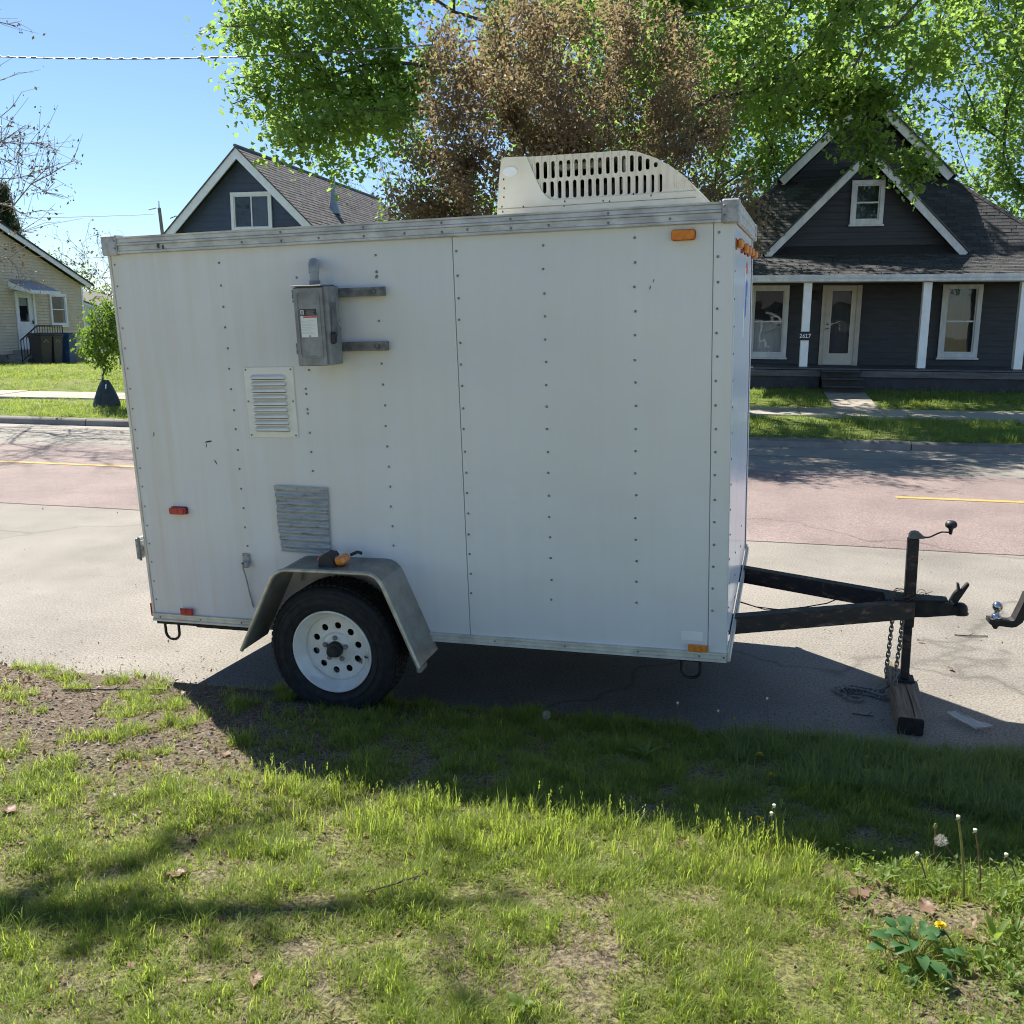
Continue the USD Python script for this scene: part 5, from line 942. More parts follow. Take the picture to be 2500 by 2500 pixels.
w4 = thing('thin_wire', 'lower thin wire right of the cream house corner', 'power line'); put(w4, 'strand', MB().tube(sagline((-24.72, 35, 3.3), (-15.0, 40, 3.1), .1), .012, 4), 'cable_light')

# ------------------------------------------------------------------ trees
def grow(base, fork, targets, r, step=0.7, jit=0.10, bow=0.12, pull=0.35):
    base, fork = np.array(base, float), np.array(fork, float); n0 = 6
    pos = [base + (fork - base) * k / n0 + (r.normal(0, .05, 3) * [1, 1, 0] if 0 < k < n0 else 0) for k in range(n0 + 1)]; par = [-1] + list(range(n0)); depth = [k * .0 for k in range(n0 + 1)]
    order = np.argsort(np.linalg.norm(targets - fork, axis=1)); tips = []
    P = np.zeros((len(targets) * 14 + 20, 3)); P[:len(pos)] = pos; D = np.zeros(len(P)); cnt = len(pos)
    for t in targets[order]:
        a = P[n0 - 1:cnt]; c = np.linalg.norm(a - t, axis=1) + pull * D[n0 - 1:cnt]; i = int(np.argmin(c)) + n0 - 1
        d = t - P[i]; L = np.linalg.norm(d); k = max(1, int(round(L / step))); prev = i
        for q in range(1, k + 1):
            u = q / k; p = P[i] + d * u + np.array([0, 0, bow * L * 4 * u * (1 - u) * .5])
            if q < k: p = p + r.normal(0, jit * step, 3)
            if cnt >= len(P): break
            P[cnt] = p; D[cnt] = D[prev] + L / k; par.append(prev); prev = cnt; cnt += 1
        tips.append(prev)
    return P[:cnt], np.array(par[:cnt]), np.array(tips), n0
def limb_radii(par, tip_r, expo=2.3):
    n = len(par); w = np.zeros(n); kids = np.zeros(n, int)
    for i in range(n - 1, 0, -1): kids[par[i]] += 1
    w[kids == 0] = tip_r ** expo
    for i in range(n - 1, 0, -1): w[par[i]] += w[i]
    return w ** (1 / expo)
def limb_mesh(P, par, R, sel, n=5):
    idx = np.array([i for i in sel if par[i] >= 0]); a, b = P[par[idx]], P[idx]; d = b - a; d /= np.maximum(np.linalg.norm(d, axis=1, keepdims=True), 1e-6)
    ref = np.where(np.abs(d[:, 2:]) < .9, [[0, 0, 1.0]], [[1.0, 0, 0]]); u = np.cross(d, ref); u /= np.linalg.norm(u, axis=1, keepdims=True); w = np.cross(d, u)
    ang = np.arange(n) * 2 * np.pi / n; ring = np.cos(ang)[None, :, None] * u[:, None] + np.sin(ang)[None, :, None] * w[:, None]
    ra, rb = np.minimum(R[par[idx]], R[idx] * 1.35), R[idx]
    V = np.concatenate([(a - d * ra[:, None] * .2)[:, None] + ring * ra[:, None, None], b[:, None] + ring * rb[:, None, None]], 1).reshape(-1, 3)
    o = np.arange(len(idx))[:, None, None] * 2 * n; k = np.arange(n); k2 = (k + 1) % n
    f = np.stack([np.stack([k, k2, k2 + n], 1), np.stack([k, k2 + n, k + n], 1)], 1).reshape(1, -1, 3)
    return V, (o + f).reshape(-1, 3)
LEAF = {'maple': (np.array([(0, 0, 0), (.46, .26, .10), (.20, .52, .03), (.34, .78, .10), (0, 1.0, -.05), (-.34, .78, .10), (-.20, .52, .03), (-.46, .26, .10)]), np.array([(0, 1, 2), (0, 2, 6), (0, 6, 7), (2, 3, 4), (2, 4, 6), (6, 4, 5)])),
        'oval': (np.array([(0, 0, 0), (.27, .45, .08), (0, 1.0, -.06), (-.27, .45, .08)]), np.array([(0, 1, 2), (0, 2, 3)])),
        'needle': (np.array([(0, 0, 0), (.09, .5, 0), (0, 1.0, 0), (-.09, .5, 0)]), np.array([(0, 1, 2), (0, 2, 3)]))}
def leaves(C, size, r, kind='maple', flat=0.6, down=0.35):
    n = len(C); T, F = LEAF[kind]
    y = r.normal(0, 1, (n, 3)); y[:, 2] -= down * 2; y /= np.linalg.norm(y, axis=1, keepdims=True)
    z = r.normal(0, 1, (n, 3)) * (1 - flat) + [0, 0, flat * 1.6]; x = np.cross(y, z); x /= np.maximum(np.linalg.norm(x, axis=1, keepdims=True), 1e-6); z = np.cross(x, y)
    s = size * r.uniform(.65, 1.25, (n, 1, 1)); V = C[:, None] + s * (T[None, :, 0:1] * x[:, None] + T[None, :, 1:2] * y[:, None] + T[None, :, 2:3] * z[:, None])
    return V.reshape(-1, 3), (np.arange(n)[:, None, None] * len(T) + F[None]).reshape(-1, 3)
def in_ellipsoid(n, c, rad, r, shell=0.55, noise=0.25, seed=0, zmin=None):
    out = []
    while len(out) < n:
        d = r.normal(0, 1, 3); d /= np.linalg.norm(d); f = 1 + noise * (meshkit.fbm(d * 2.4 + seed * 3.1, 3, seed) - .5) * 2
        p = np.array(c) + d * np.array(rad) * f * (shell + (1 - shell) * r.random() ** .5 if r.random() < .8 else r.random())
        if zmin is None or p[2] > zmin(p): out.append(p)
    return np.array(out)
def leafy_tree(name, label, base, fork, targets, per, size, spread, leaf_mt, bark, seed, kind='maple', tip_r=.008, step=.8, group=None, hang=0.0, down=.35, flat=.6):
    r = np.random.default_rng(seed); P, par, tips, n0 = grow(base, fork, targets, r, step); R = limb_radii(par, tip_r)
    t = thing(name, label, 'tree', group=group)
    R[:n0 + 1] = np.maximum(R[:n0 + 1], R[n0] * np.linspace(1.25, 1, n0 + 1))
    put(t, 'trunk', MB().tube(P[:n0 + 1], R[:n0 + 1] * np.r_[1.35, 1.1, np.ones(n0 - 1)], 12), bark, True)
    put(t, 'limbs', limb_mesh(P, par, R, range(n0 + 1, len(P))), bark, True)
    C = []
    for i in tips:
        p, q = P[i], P[par[i]]; k = r.poisson(per); u = r.random((k, 1)); c = p + (q - p) * u * 1.1 + r.normal(0, 1, (k, 3)) * spread * (.45 + .55 * (1 - u)); c[:, 2] -= hang * r.random(k) ** 2; C.append(c)
    C = np.vstack(C); put(t, 'crown', leaves(C, size, r, kind, flat, down), leaf_mt); return t
r1 = np.random.default_rng(21)
sprays = []
for k in range(38):
    z0 = 6.1 + (k % 15) * .36 + r1.uniform(-.15, .15); lim = -8.3 - 2.5 * min(1, max(0, (z0 - 5.3) / 1.9)) + r1.uniform(-.3, .7); x0 = -6.6 + r1.uniform(-.8, .6); y0 = 20.8 + r1.uniform(-1.8, 1.8); n_ = int(4 + 3 * r1.random())
    for q in range(n_): u = (q + .6) / n_; sprays.append((x0 + (lim - x0) * u, y0 + r1.normal(0, .18) + (k % 3 - 1) * u * .5, z0 + .35 * u - 1.0 * u * u + r1.normal(0, .07)))
sprays = np.array(sprays)
# big maple behind the trailer, its boughs hanging over the road side and in front of the charcoal gable
def zm(p):
    lo = 5.0 + .35 * max(0, -4 - p[0]) * .55
    if p[0] > .5: lo = 6.2 + (p[0] - .5) * .12 if p[0] < 2.6 else 7.2
    return lo if p[1] < 24 else max(lo, 6.5)
tg = np.vstack([in_ellipsoid(215, (-2.0, 22.6, 9.0), (5.0, 4.4, 3.6), r1, .6, .30, 4, zm),
                in_ellipsoid(165, (2.2, 21.8, 9.0), (4.6, 2.8, 3.0), r1, .5, .25, 5, zm),
                in_ellipsoid(15, (2.55, 22.0, 6.75), (.75, .5, .85), r1, .2, .2, 6), in_ellipsoid(5, (3.75, 22.1, 5.35), (.3, .3, .4), r1, .2, .2, 6), in_ellipsoid(5, (2.75, 22.1, 5.75), (.4, .3, .3), r1, .2, .2, 6),
                sprays])
leafy_tree('maple_tree', 'large maple in fresh green leaf behind the trailer, boughs over the charcoal gable', (-2.6, 22.3, .5), (-2.4, 22.0, 4.6), tg, 88, .135, .27, 'maple_leaf', 'bark', 31, hang=.35, tip_r=.010)
tg = np.vstack([in_ellipsoid(300, (9.3, 31.5, 9.5), (5.6, 4.2, 6.5), r1, .4, .25, 9, lambda p: 3.5), in_ellipsoid(120, (14, 33, 8.5), (4.5, 4, 5.5), r1, .4, .25, 10, lambda p: 3)])
leafy_tree('maple_tree', 'bright green tree rising behind the right slope of the charcoal house roof', (10.5, 32.0, .4), (9.8, 31.8, 4.0), tg, 90, .15, .42, 'maple_leaf', 'bark', 32, hang=.3, tip_r=.011)
tg = np.vstack([in_ellipsoid(150, (1.5, 41, 6.0), (5.0, 4, 4.0), r1, .35, .25, 12, lambda p: 2.5)])
leafy_tree('maple_tree', 'green tree showing low between the red-leaved tree and the charcoal house', (0.5, 41.0, .4), (0.6, 41.0, 3.4), tg, 80, .17, .6, 'far_leaf', 'bark', 33, hang=.2, tip_r=.012)
tg = in_ellipsoid(90, (-7.0, 24.5, 4.2), (2.0, 1.6, 1.8), r1, .3, .3, 13, lambda p: 1.5)
leafy_tree('small_tree', 'low light green sapling in front of the navy house roof end', (-7.2, 24.5, .5), (-7.1, 24.5, 1.6), tg, 40, .12, .35, 'young_leaf', 'bark', 34, tip_r=.007)
tg = in_ellipsoid(230, (-1.2, 30.6, 9.6), (5.2, 3.6, 4.8), r1, .35, .25, 16, lambda p: 5.2)
leafy_tree('maple_tree', 'maple standing between the navy and the charcoal house, shading its roof', (-2.2, 30.6, .5), (-2.0, 30.6, 4.2), tg, 76, .15, .38, 'maple_leaf', 'bark', 38, hang=.3, tip_r=.011)
# crabapple with reddish brown leaves on the far verge
tg = np.vstack([in_ellipsoid(430, (-3.0, 17.5, 5.1), (3.2, 2.2, 2.75), r1, .35, .22, 14, lambda p: 3.0), in_ellipsoid(22, (.2, 17.0, 3.75), (.75, .6, .8), r1, .2, .2, 15), in_ellipsoid(26, (-5.3, 17.3, 4.1), (.8, .8, .9), r1, .2, .2, 15)])
leafy_tree('crabapple_tree', 'crabapple tree with reddish brown spring leaves right behind the roof unit', (-3.0, 17.4, .2), (-3.1, 17.4, 2.3), tg, 128, .088, .22, 'crab_leaf', 'bark', 35, 'oval', tip_r=.006, step=.5, down=.1, flat=.35)
# bare and budding trees
def bare_tree(name, label, base, fork, targets, seed, tip_r=.005, bark='bark_grey', buds=0, bud_size=.05, bud_mt='bud', step=.7, balls=0, bow=.12, spread=.3):
    r = np.random.default_rng(seed); P, par, tips, n0 = grow(base, fork, targets, r, step, .16, bow); R = limb_radii(par, tip_r, 2.5); t = thing(name, label, 'tree')
    put(t, 'trunk', MB().tube(P[:n0 + 1], np.maximum(R[:n0 + 1], R[n0]) * np.r_[1.4, 1.1, np.ones(n0 - 1)], 10), bark, True); put(t, 'limbs', limb_mesh(P, par, R, range(n0 + 1, len(P)), 4), bark, True)
    tw = MB(); ends = []
    for i in tips:
        d = P[i] - P[par[i]]; d /= np.linalg.norm(d)
        for q in range(3):
            e = d * r.uniform(.3, .7) + r.normal(0, .25, 3) + [0, 0, .05]; a = P[i] - d * r.uniform(0, .6) ; m_ = a + e * .5 + r.normal(0, .04, 3); tw.tube([a, m_, a + e], [tip_r, tip_r * .8, tip_r * .5], 3, False); ends += [m_, a + e]
    put(t, 'twigs', tw, bark, kind='stuff')
    E_ = np.array(ends)
    if buds: c = E_[r.integers(0, len(E_), buds)] + r.normal(0, .06, (buds, 3)); put(t, 'buds', leaves(c, bud_size, r, 'oval', .2), bud_mt, kind='stuff')
    if balls:
        m_ = MB(); S = trimesh.creation.icosphere(1, .016)
        for c in E_[r.integers(0, len(E_), balls)]: c = c + r.normal(0, .05, 3); m_.tube([c, c - [0, 0, .07]], .0025, 3, False); m_.add(np.array(S.vertices) + c - [0, 0, .085], np.array(S.faces))
        put(t, 'seed_balls', m_, bark, kind='stuff')
    return t
tg = np.vstack([in_ellipsoid(120, (-18.6, 17.3, 6.5), (5.0, 2.6, 5.0), r1, .5, .3, 17), in_ellipsoid(60, (-14.5, 17.0, 8.0), (1.3, 1.4, 2.6), r1, .2, .3, 18), in_ellipsoid(46, (-14.0, 17.2, 5.0), (1.3, 1.2, 1.0), r1, .2, .3, 19), in_ellipsoid(18, (-14.6, 17.2, 3.4), (.9, .9, .9), r1, .2, .3, 19)])
bare_tree('street_tree', 'budding street tree whose thin drooping twigs hang in at the left edge', (-19.5, 17.5, .2), (-19.0, 17.4, 3.4), tg, 41, .0065, 'bark_grey', 1300, .085, 'bud', .7, 280, .2)
tg = np.vstack([in_ellipsoid(130, (-15.4, 46.5, 8.5), (3.2, 2.2, 4.2), r1, .3, .3, 20, lambda p: 4)])
tg[:, 0] += (tg[:, 2] - 6) * .02
bare_tree('bare_tree', 'bare multi-stemmed tree with upright twigs behind the navy house roof', (-15.6, 46.5, .4), (-15.5, 46.5, 3.2), tg, 42, .008, 'bark_grey', 300, .09, 'bud', .8)
tg = in_ellipsoid(80, (-19.6, 50, 7.3), (3.2, 2, 2.6), r1, .3, .3, 22)
bare_tree('bare_tree', 'pale budding tree peeking over the ridge of the navy house', (-19.6, 50, .4), (-19.6, 50, 4.2), tg, 43, .008, 'bark_grey', 900, .12, 'bud', .8)
tg = in_ellipsoid(90, (-43.2, 60, 5.4), (4.4, 2.4, 3.4), r1, .3, .3, 23)
bare_tree('bare_tree', 'distant bare tree above the roof edge of the cream house', (-43.2, 60, .4), (-43.2, 60, 2.6), tg, 44, .011, 'bark_grey', 700, .15, 'bud', .9)
tg = in_ellipsoid(70, (-41.0, 64, 4.0), (3.2, 2.4, 2.6), r1, .3, .3, 24)
leafy_tree('far_tree', 'distant light green tree between the cream house and the trailer', (-41.0, 64, .4), (-41.0, 64, 1.8), tg, 50, .2, .6, 'far_leaf', 'bark', 45, tip_r=.01)
tg = in_ellipsoid(50, (-38.2, 56, 2.4), (2.2, 1.6, 1.5), r1, .3, .3, 25)
leafy_tree('redbud_tree', 'small distant tree with dusty red leaves behind the white house', (-38.2, 56, .4), (-38.2, 56, 1.0), tg, 60, .14, .4, 'red_bud_leaf', 'bark', 46, 'oval', tip_r=.008)
tg = in_ellipsoid(90, (-47.5, 62, 3.6), (5.0, 2.4, 3.0), r1, .3, .3, 28)
leafy_tree('far_tree', 'soft green distant tree just right of the cream house roof edge', (-47.5, 62, .4), (-47.5, 62, 1.6), tg, 40, .2, .6, 'far_leaf', 'bark', 49, tip_r=.01)
def conifer(label, base, h, rad, seed, n=2600):
    r = np.random.default_rng(seed); t = thing('conifer_tree', label, 'tree'); b = np.array(base)
    put(t, 'trunk', MB().tube([b, b + [0, 0, h * .97]], [.16, .02], 8), 'bark', True); u = r.random(n) ** .75; a = r.uniform(0, 6.28, n); rr = rad * (1 - u) * (.35 + .65 * r.random(n) ** .5) * (1 + .25 * np.sin(a * 5 + u * 20))
    C = b + np.stack([rr * np.cos(a), rr * np.sin(a), .12 * h + u * h * .88 - rr * .18], 1)
    C = np.repeat(C, 7, 0) + r.normal(0, .12, (n * 7, 3)); put(t, 'crown', leaves(C, .26, r, 'needle', .3, .5), 'pine_needle')
conifer('dark conifer standing behind the ridge of the cream house at the left edge', (-37.0, 44.5, .4), 8.6, 2.6, 51)
conifer('dark conifer tip just left of the trailer roof corner, far away', (-37.6, 62, .3), 5.6, 1.3, 52, 1400)
# young tree with its watering bag
yt = np.array([-12.72, 17.8, .2])
tg = yt + np.vstack([in_ellipsoid(74, (.10, 0, 1.70), (.46, .44, .82), r1, .2, .25, 26), in_ellipsoid(16, (-.30, 0, 1.35), (.35, .3, .28), r1, .2, .2, 27)])
leafy_tree('young_tree', 'slim young street tree rising from a watering bag left of the trailer', yt, yt + [.0, 0, 1.0], tg, 30, .085, .12, 'young_leaf', 'bark', 47, 'oval', tip_r=.004, step=.2, hang=.12, down=.6, flat=.4)
wbg = thing('watering_bag', 'dark green watering bag zipped round the foot of the young tree', 'watering bag', yt + [0, 0, -.02])
n = 40; prof = [(.0, .265), (.10, .275), (.22, .25), (.36, .19), (.48, .135), (.56, .095), (.60, .07)]; V = []
for k, (z, rad) in enumerate(prof):
    a = np.arange(n) * 2 * np.pi / n; q = rad * (1 + .10 * np.sin(3 * a + 1) + .06 * np.sin(7 * a + k)) ; V.append(np.stack([q * np.cos(a), q * np.sin(a) * .9, np.full(n, z)], 1))
V = np.vstack(V); i = np.arange(n); F = np.vstack([np.vstack([np.stack([k * n + i, k * n + (i + 1) % n, (k + 1) * n + (i + 1) % n], 1), np.stack([k * n + i, (k + 1) * n + (i + 1) % n, (k + 1) * n + i], 1)]) for k in range(len(prof) - 1)])
put(wbg, 'bag', (V, F), 'bag_green', True); put(wbg, 'tie_strap', MB().box(-.16, .05, -.03, .0, .60, .615, .003, R=roty(.15)), 'bag_green'); put(wbg, 'bag_tag', MB().box(.065, .095, -.10, -.095, .42, .52, R=rotx(-.25)), 'paper_white')
put(wbg, 'seam', MB().tube([(.02, -.245, .05), (.02, -.225, .22), (.02, -.165, .36), (.015, -.11, .5)], .008, 5), 'bag_green')

# ------------------------------------------------------------------ grass and lawn plants
def blade_tuft(r, n, h, w, lean, rad, seed_heads=0):
    V, F = [], []
    for b in range(n):
        a = r.uniform(0, 6.28); rr = rad * math.sqrt(r.random()); p0 = np.array([rr * math.cos(a), rr * math.sin(a), 0]); a2 = r.uniform(0, 6.28); L = h * r.uniform(.45, 1.15); le = lean * r.uniform(.2, 1.3)
        d = np.array([math.cos(a2), math.sin(a2), 0]); s = np.array([-d[1], d[0], 0]); ww = w * r.uniform(.7, 1.2); o = len(V)
        for k, u in enumerate((0, .4, .75)):
            c = p0 + d * le * L * u * u + np.array([0, 0, L * (u - .35 * le * u * u)]); V += [c - s * ww * (1 - u * .7) / 2, c + s * ww * (1 - u * .7) / 2]
        V.append(p0 + d * le * L + np.array([0, 0, L * (1 - .35 * le)])); F += [(o, o + 1, o + 3), (o, o + 3, o + 2), (o + 2, o + 3, o + 5), (o + 2, o + 5, o + 4), (o + 4, o + 5, o + 6)]
        if b < seed_heads:
            tip = V[-1]
            for q in range(7):
                o = len(V); c = tip + np.array([0, 0, .004 * q - .012]); g = r.normal(0, .0018, 3); V += [c + g, c + g + [.0028, 0, .004], c + g + [0, .002, .009]]; F.append((o, o + 1, o + 2))
    return np.array(V), np.array(F)
def instancer(path_parent, name, protos, P, idx, scale, rot, **kw):
    pi = UsdGeom.PointInstancer.Define(stage, numbered(pth(path_parent), name)); base = str(pi.GetPath()); rel = pi.CreatePrototypesRel()
    for k, (mesh, mt) in enumerate(protos):
        usdkit.mesh(stage, f'{base}/proto_{k:02d}', mesh, M[mt]); rel.AddTarget(f'{base}/proto_{k:02d}')
    pi.CreateProtoIndicesAttr(Vt.IntArray.FromNumpy(idx.astype(np.int32))); pi.CreatePositionsAttr(Vt.Vec3fArray.FromNumpy(P.astype(np.float32)))
    s = np.asarray(scale, np.float32); s = np.repeat(s[:, None], 3, 1) if s.ndim == 1 else s
    pi.CreateScalesAttr(Vt.Vec3fArray.FromNumpy(s)); q = np.zeros((len(P), 4), np.float32); q[:, 0] = np.cos(rot / 2); q[:, 3] = np.sin(rot / 2)
    pi.CreateOrientationsAttr(Vt.QuathArray([Gf.Quath(float(a), 0, 0, float(d)) for a, _, _, d in q]))
    return data(pi.GetPrim(), **kw)
rg = np.random.default_rng(77)
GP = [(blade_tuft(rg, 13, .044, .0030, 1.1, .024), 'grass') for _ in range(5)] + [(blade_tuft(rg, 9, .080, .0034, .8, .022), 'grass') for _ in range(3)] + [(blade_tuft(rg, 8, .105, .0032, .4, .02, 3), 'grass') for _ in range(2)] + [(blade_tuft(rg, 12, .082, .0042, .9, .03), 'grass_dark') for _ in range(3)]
n = 210000; X = rg.uniform(-5.6, 3.2, n); Y = rg.uniform(.9, 4.40, n)
ok = (X > -1.15 * Y - .7) & (X < .42 * Y + .6); X, Y = X[ok], Y[ok]
pn = np.stack([X * 1.6, Y * 1.6, X * 0], -1); cov = meshkit.fbm(pn, 4, 31); fine = meshkit.fbm(pn * 4.5, 3, 33)
dens = np.clip((cov - .20) * 3.0, .62, 1) * np.clip((fine - .30) * 3.4, .16, 1)
bare = np.clip((-X - 1.15 - .55 * np.maximum(0, 3.3 - Y)) / .9, 0, 1) * np.clip((Y - 2.45) / .7, 0, 1)      # worn bare corner at the kerbless edge on the left
dens *= 1 - .965 * bare; dens = np.where((bare > .3) & (fine > .66), .8, dens); dens *= np.where(X < -.9, .72, 1.0)
dens *= np.where((np.abs(X - .60) < .20) & (np.abs(Y - 2.70) < .10), .15, 1)
dens = np.where(Y > 3.15, dens * np.where(X > -1.6, .95, 1), dens); dens *= np.clip((edge_wobble(X) * (Y > 4) + 4.42 - Y) / .04, 0, 1)
keep = rg.random(len(X)) < dens * .78; X, Y, fine, cov = X[keep], Y[keep], fine[keep], cov[keep]
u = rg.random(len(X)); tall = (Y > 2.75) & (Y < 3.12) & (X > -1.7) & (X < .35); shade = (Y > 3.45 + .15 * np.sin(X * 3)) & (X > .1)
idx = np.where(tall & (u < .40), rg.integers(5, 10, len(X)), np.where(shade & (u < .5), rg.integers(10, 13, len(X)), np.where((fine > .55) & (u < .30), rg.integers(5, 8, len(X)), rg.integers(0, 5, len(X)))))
Z = lawn_z(X, Y) - .004
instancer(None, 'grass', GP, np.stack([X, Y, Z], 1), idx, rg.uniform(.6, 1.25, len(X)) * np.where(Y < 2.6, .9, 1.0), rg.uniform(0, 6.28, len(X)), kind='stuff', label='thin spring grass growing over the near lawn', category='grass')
# far lawns
FPp = [(blade_tuft(rg, 26, .085, .0075, .9, .12), 'grass') for _ in range(4)] + [(blade_tuft(rg, 22, .13, .008, .8, .10), 'grass_dark') for _ in range(2)]
n = 26000; X = rg.uniform(-30, 10, n); Y = 16.3 + (1 - np.sqrt(rg.random(n))) * 17
ok = (((X < -8) & (X > -.90 * Y - 1) & (X < -.62 * Y + 0)) | ((X > .0) & (X < .32 * Y + 1) & (Y < 22.7))) & ~((Y > 18.8) & (Y < 20.2)) & ~((X > 2.15) & (X < 3.1) & (Y > 20)) & ~(X < -25.9)
X, Y = X[ok], Y[ok]; cov = meshkit.fbm(np.stack([X * .7, Y * .7, X * 0], -1), 3, 41); k = rg.random(len(X)) < np.clip((cov - .25) * 3, .3, 1); X, Y = X[k], Y[k]
idx = np.where((rg.random(len(X)) < .25) | ((X > 0) & (rg.random(len(X)) < .45)), rg.integers(4, 6, len(X)), rg.integers(0, 4, len(X)))
instancer(None, 'far_grass', FPp, np.stack([X, Y, zfar(Y) - .01], 1), idx, rg.uniform(.7, 1.35, len(X)), rg.uniform(0, 6.28, len(X)), kind='stuff', label='mown grass of the lawns across the street', category='grass')
# dandelion flowers sprinkled over the far left lawn
n = 420; X = rg.uniform(-26, -12, n); Y = rg.uniform(20.3, 27, n); m = MB(); S = trimesh.creation.icosphere(0, .020)
for x, y in zip(X, Y): m.add(np.array(S.vertices) * [1, 1, .5] + [x, y, zfar(y) + .07], np.array(S.faces))
put(None, 'dandelion_flowers', m, 'petal', kind='stuff', label='yellow dandelion flowers dotted over the lawn of the cream house', category='flowers')
# straw, litter and crumbs of soil on the near lawn
def scatter(n, lo, hi, fn):
    X = rg.uniform(lo[0], hi[0], n); Y = rg.uniform(lo[1], hi[1], n); k = rg.random(n) < fn(X, Y); return X[k], Y[k]
X, Y = scatter(70000, (-5, 1.0), (2.2, 4.3), lambda x, y: np.where((x > -1.15 * y - .3) & (x < .42 * y + .3), .75, 0) * np.clip((meshkit.fbm(np.stack([x * 3, y * 3, x * 0], -1), 3, 51) - .3) * 3, .1, 1))
C = np.stack([X, Y, lawn_z(X, Y) + .004], 1); n = len(C); d = rg.normal(0, 1, (n, 3)) * [1, 1, .22]; d /= np.linalg.norm(d, axis=1, keepdims=True); L = rg.uniform(.008, .034, (n, 1)); s = np.cross(d, [0, 0, 1.0]); s /= np.maximum(np.linalg.norm(s, axis=1, keepdims=True), 1e-6); w_ = rg.uniform(.0006, .0013, (n, 1))
V = np.stack([C - d * L / 2 - s * w_, C - d * L / 2 + s * w_, C + d * L / 2 + s * w_ * .6, C + d * L / 2 - s * w_ * .6], 1).reshape(-1, 3); o = np.arange(n)[:, None] * 4
put(None, 'straw_litter', (V, np.vstack([o + [0, 1, 2], o + [0, 2, 3]])), 'straw', kind='stuff', label='pale dead grass stems lying between the green blades', category='straw')
X, Y = scatter(15000, (-5, 1.3), (1.7, 4.3), lambda x, y: np.clip((-x - .3) / 1.4, 0, 1) * np.clip((y - 2.2) / .6, .3, 1) * .6 + np.where((abs(x - .62) < .32) & (abs(y - 2.68) < .2), .8, .13))
C = np.stack([X, Y, lawn_z(X, Y) + .006], 1); put(None, 'leaf_litter', leaves(C, .028, rg, 'oval', .75, .0), 'dead_leaf', kind='stuff', label='small bits of dry leaf lying on the bare soil', category='leaf litter')
X, Y = scatter(2200, (-5, 2.2), (-1.0, 4.35), lambda x, y: np.clip((-x - .9) / 1.2, 0, 1) * np.clip((y - 2.6) / .5, 0, 1)); m = MB(); S = trimesh.creation.icosphere(0, 1.0)
sz = rg.uniform(.003, .010, len(X)); Zc = lawn_z(X, Y)
for x, y, z, s_ in zip(X, Y, Zc, sz): m.add(np.array(S.vertices) * s_ * rg.uniform(.6, 1.2, 3) + [x, y, z + s_ * .3], np.array(S.faces))
put(None, 'soil_crumbs', m, 'foundation', kind='stuff', label='clods of grey brown soil on the worn corner of the lawn', category='soil')
# ground ivy on the right
X, Y = scatter(11000, (.25, 1.7), (1.9, 3.05), lambda x, y: np.clip((x - .35 - (2.9 - y) * .1) / .4, 0, 1) * .9 * np.where((abs(x - .60) < .22) & (abs(y - 2.68) < .14), .12, 1))
C = np.stack([X, Y, lawn_z(X, Y) + rg.uniform(.008, .060, len(X))], 1); put(None, 'ground_ivy', leaves(C, .020, rg, 'oval', .75, .0), 'weed_leaf', kind='stuff', label='small round leaved weeds creeping over the right corner of the lawn', category='weeds')
X, Y = scatter(9000, (-2.8, 1.3), (2.0, 4.3), lambda x, y: np.clip((meshkit.fbm(np.stack([x * 2.2, y * 2.2, x * 0], -1), 3, 61) - .5) * 5, 0, 1) * np.where(x < .42 * y + .3, 1, 0) * (x > -1.1 * y))
C = np.stack([X, Y, lawn_z(X, Y) + rg.uniform(.005, .030, len(X))], 1); put(None, 'clover', leaves(C, .014, rg, 'oval', .8, .0), 'weed_leaf', kind='stuff', label='tiny clover leaves between the grass', category='weeds')
def on_road(n, y0, y1, x0, x1, p): 
    x = rg.uniform(x0, x1, n); y = y0 + (y1 - y0) * rg.random(n) ** p; return np.stack([x, y, np.full(n, .006)], 1)
C = np.vstack([on_road(260, 4.5, 8.6, -7, 3, 1.2), on_road(330, 4.42, 4.9, -5, 3, 2.2), np.random.default_rng(4).normal(0, 1, (120, 3)) * [.28, .14, 0] + [-3.75, 6.35, .006]])
put(None, 'road_debris', leaves(C, .020, rg, 'oval', .97, .0), 'dead_leaf', kind='stuff', label='small scraps of dry leaf and chaff strewn over the near road lane', category='debris')
C = on_road(1300, 4.40, 4.70, -5, 3, 2.6); m = MB(); S = trimesh.creation.icosphere(0, 1.0)
for c in C: m.add(np.array(S.vertices) * rg.uniform(.0012, .0035) + c, np.array(S.faces))
put(None, 'grit', m, 'foundation', kind='stuff', label='soil crumbs and grit washed along the grass edge of the road', category='grit')
# dry oak leaves one by one
def oak_leaf(r):
    t = np.linspace(0, 1, 9); half = [.02, .20, .12, .34, .20, .36, .20, .24, .03]; V = [(0, y, .05 * math.sin(6 * y)) for y in t] + [(h, y + .03, .10 + .06 * math.sin(9 * y + r.random())) for h, y in zip(half, t)] + [(-h, y + .03, .08 + .06 * math.cos(7 * y)) for h, y in zip(half, t)]
    F = []
    for k in range(8): F += [(k, k + 9, k + 10), (k, k + 10, k + 1), (k, k + 1, k + 19), (k, k + 19, k + 18)]
    return np.array(V), np.array(F)
ol = thing('oak_leaf', 'dry tan oak leaf lying in the worn corner by the road', 'leaf', (-2.55, 3.98, .11), 40, group='dry oak leaves on the lawn'); lv0, lf0 = oak_leaf(rg); put(ol, 'blade', (lv0 * .070, lf0), 'dead_leaf', True); put(ol, 'stalk', MB().tube([(0, -.018, .002), (0, .004, .004)], .0011, 4), 'dead_leaf')
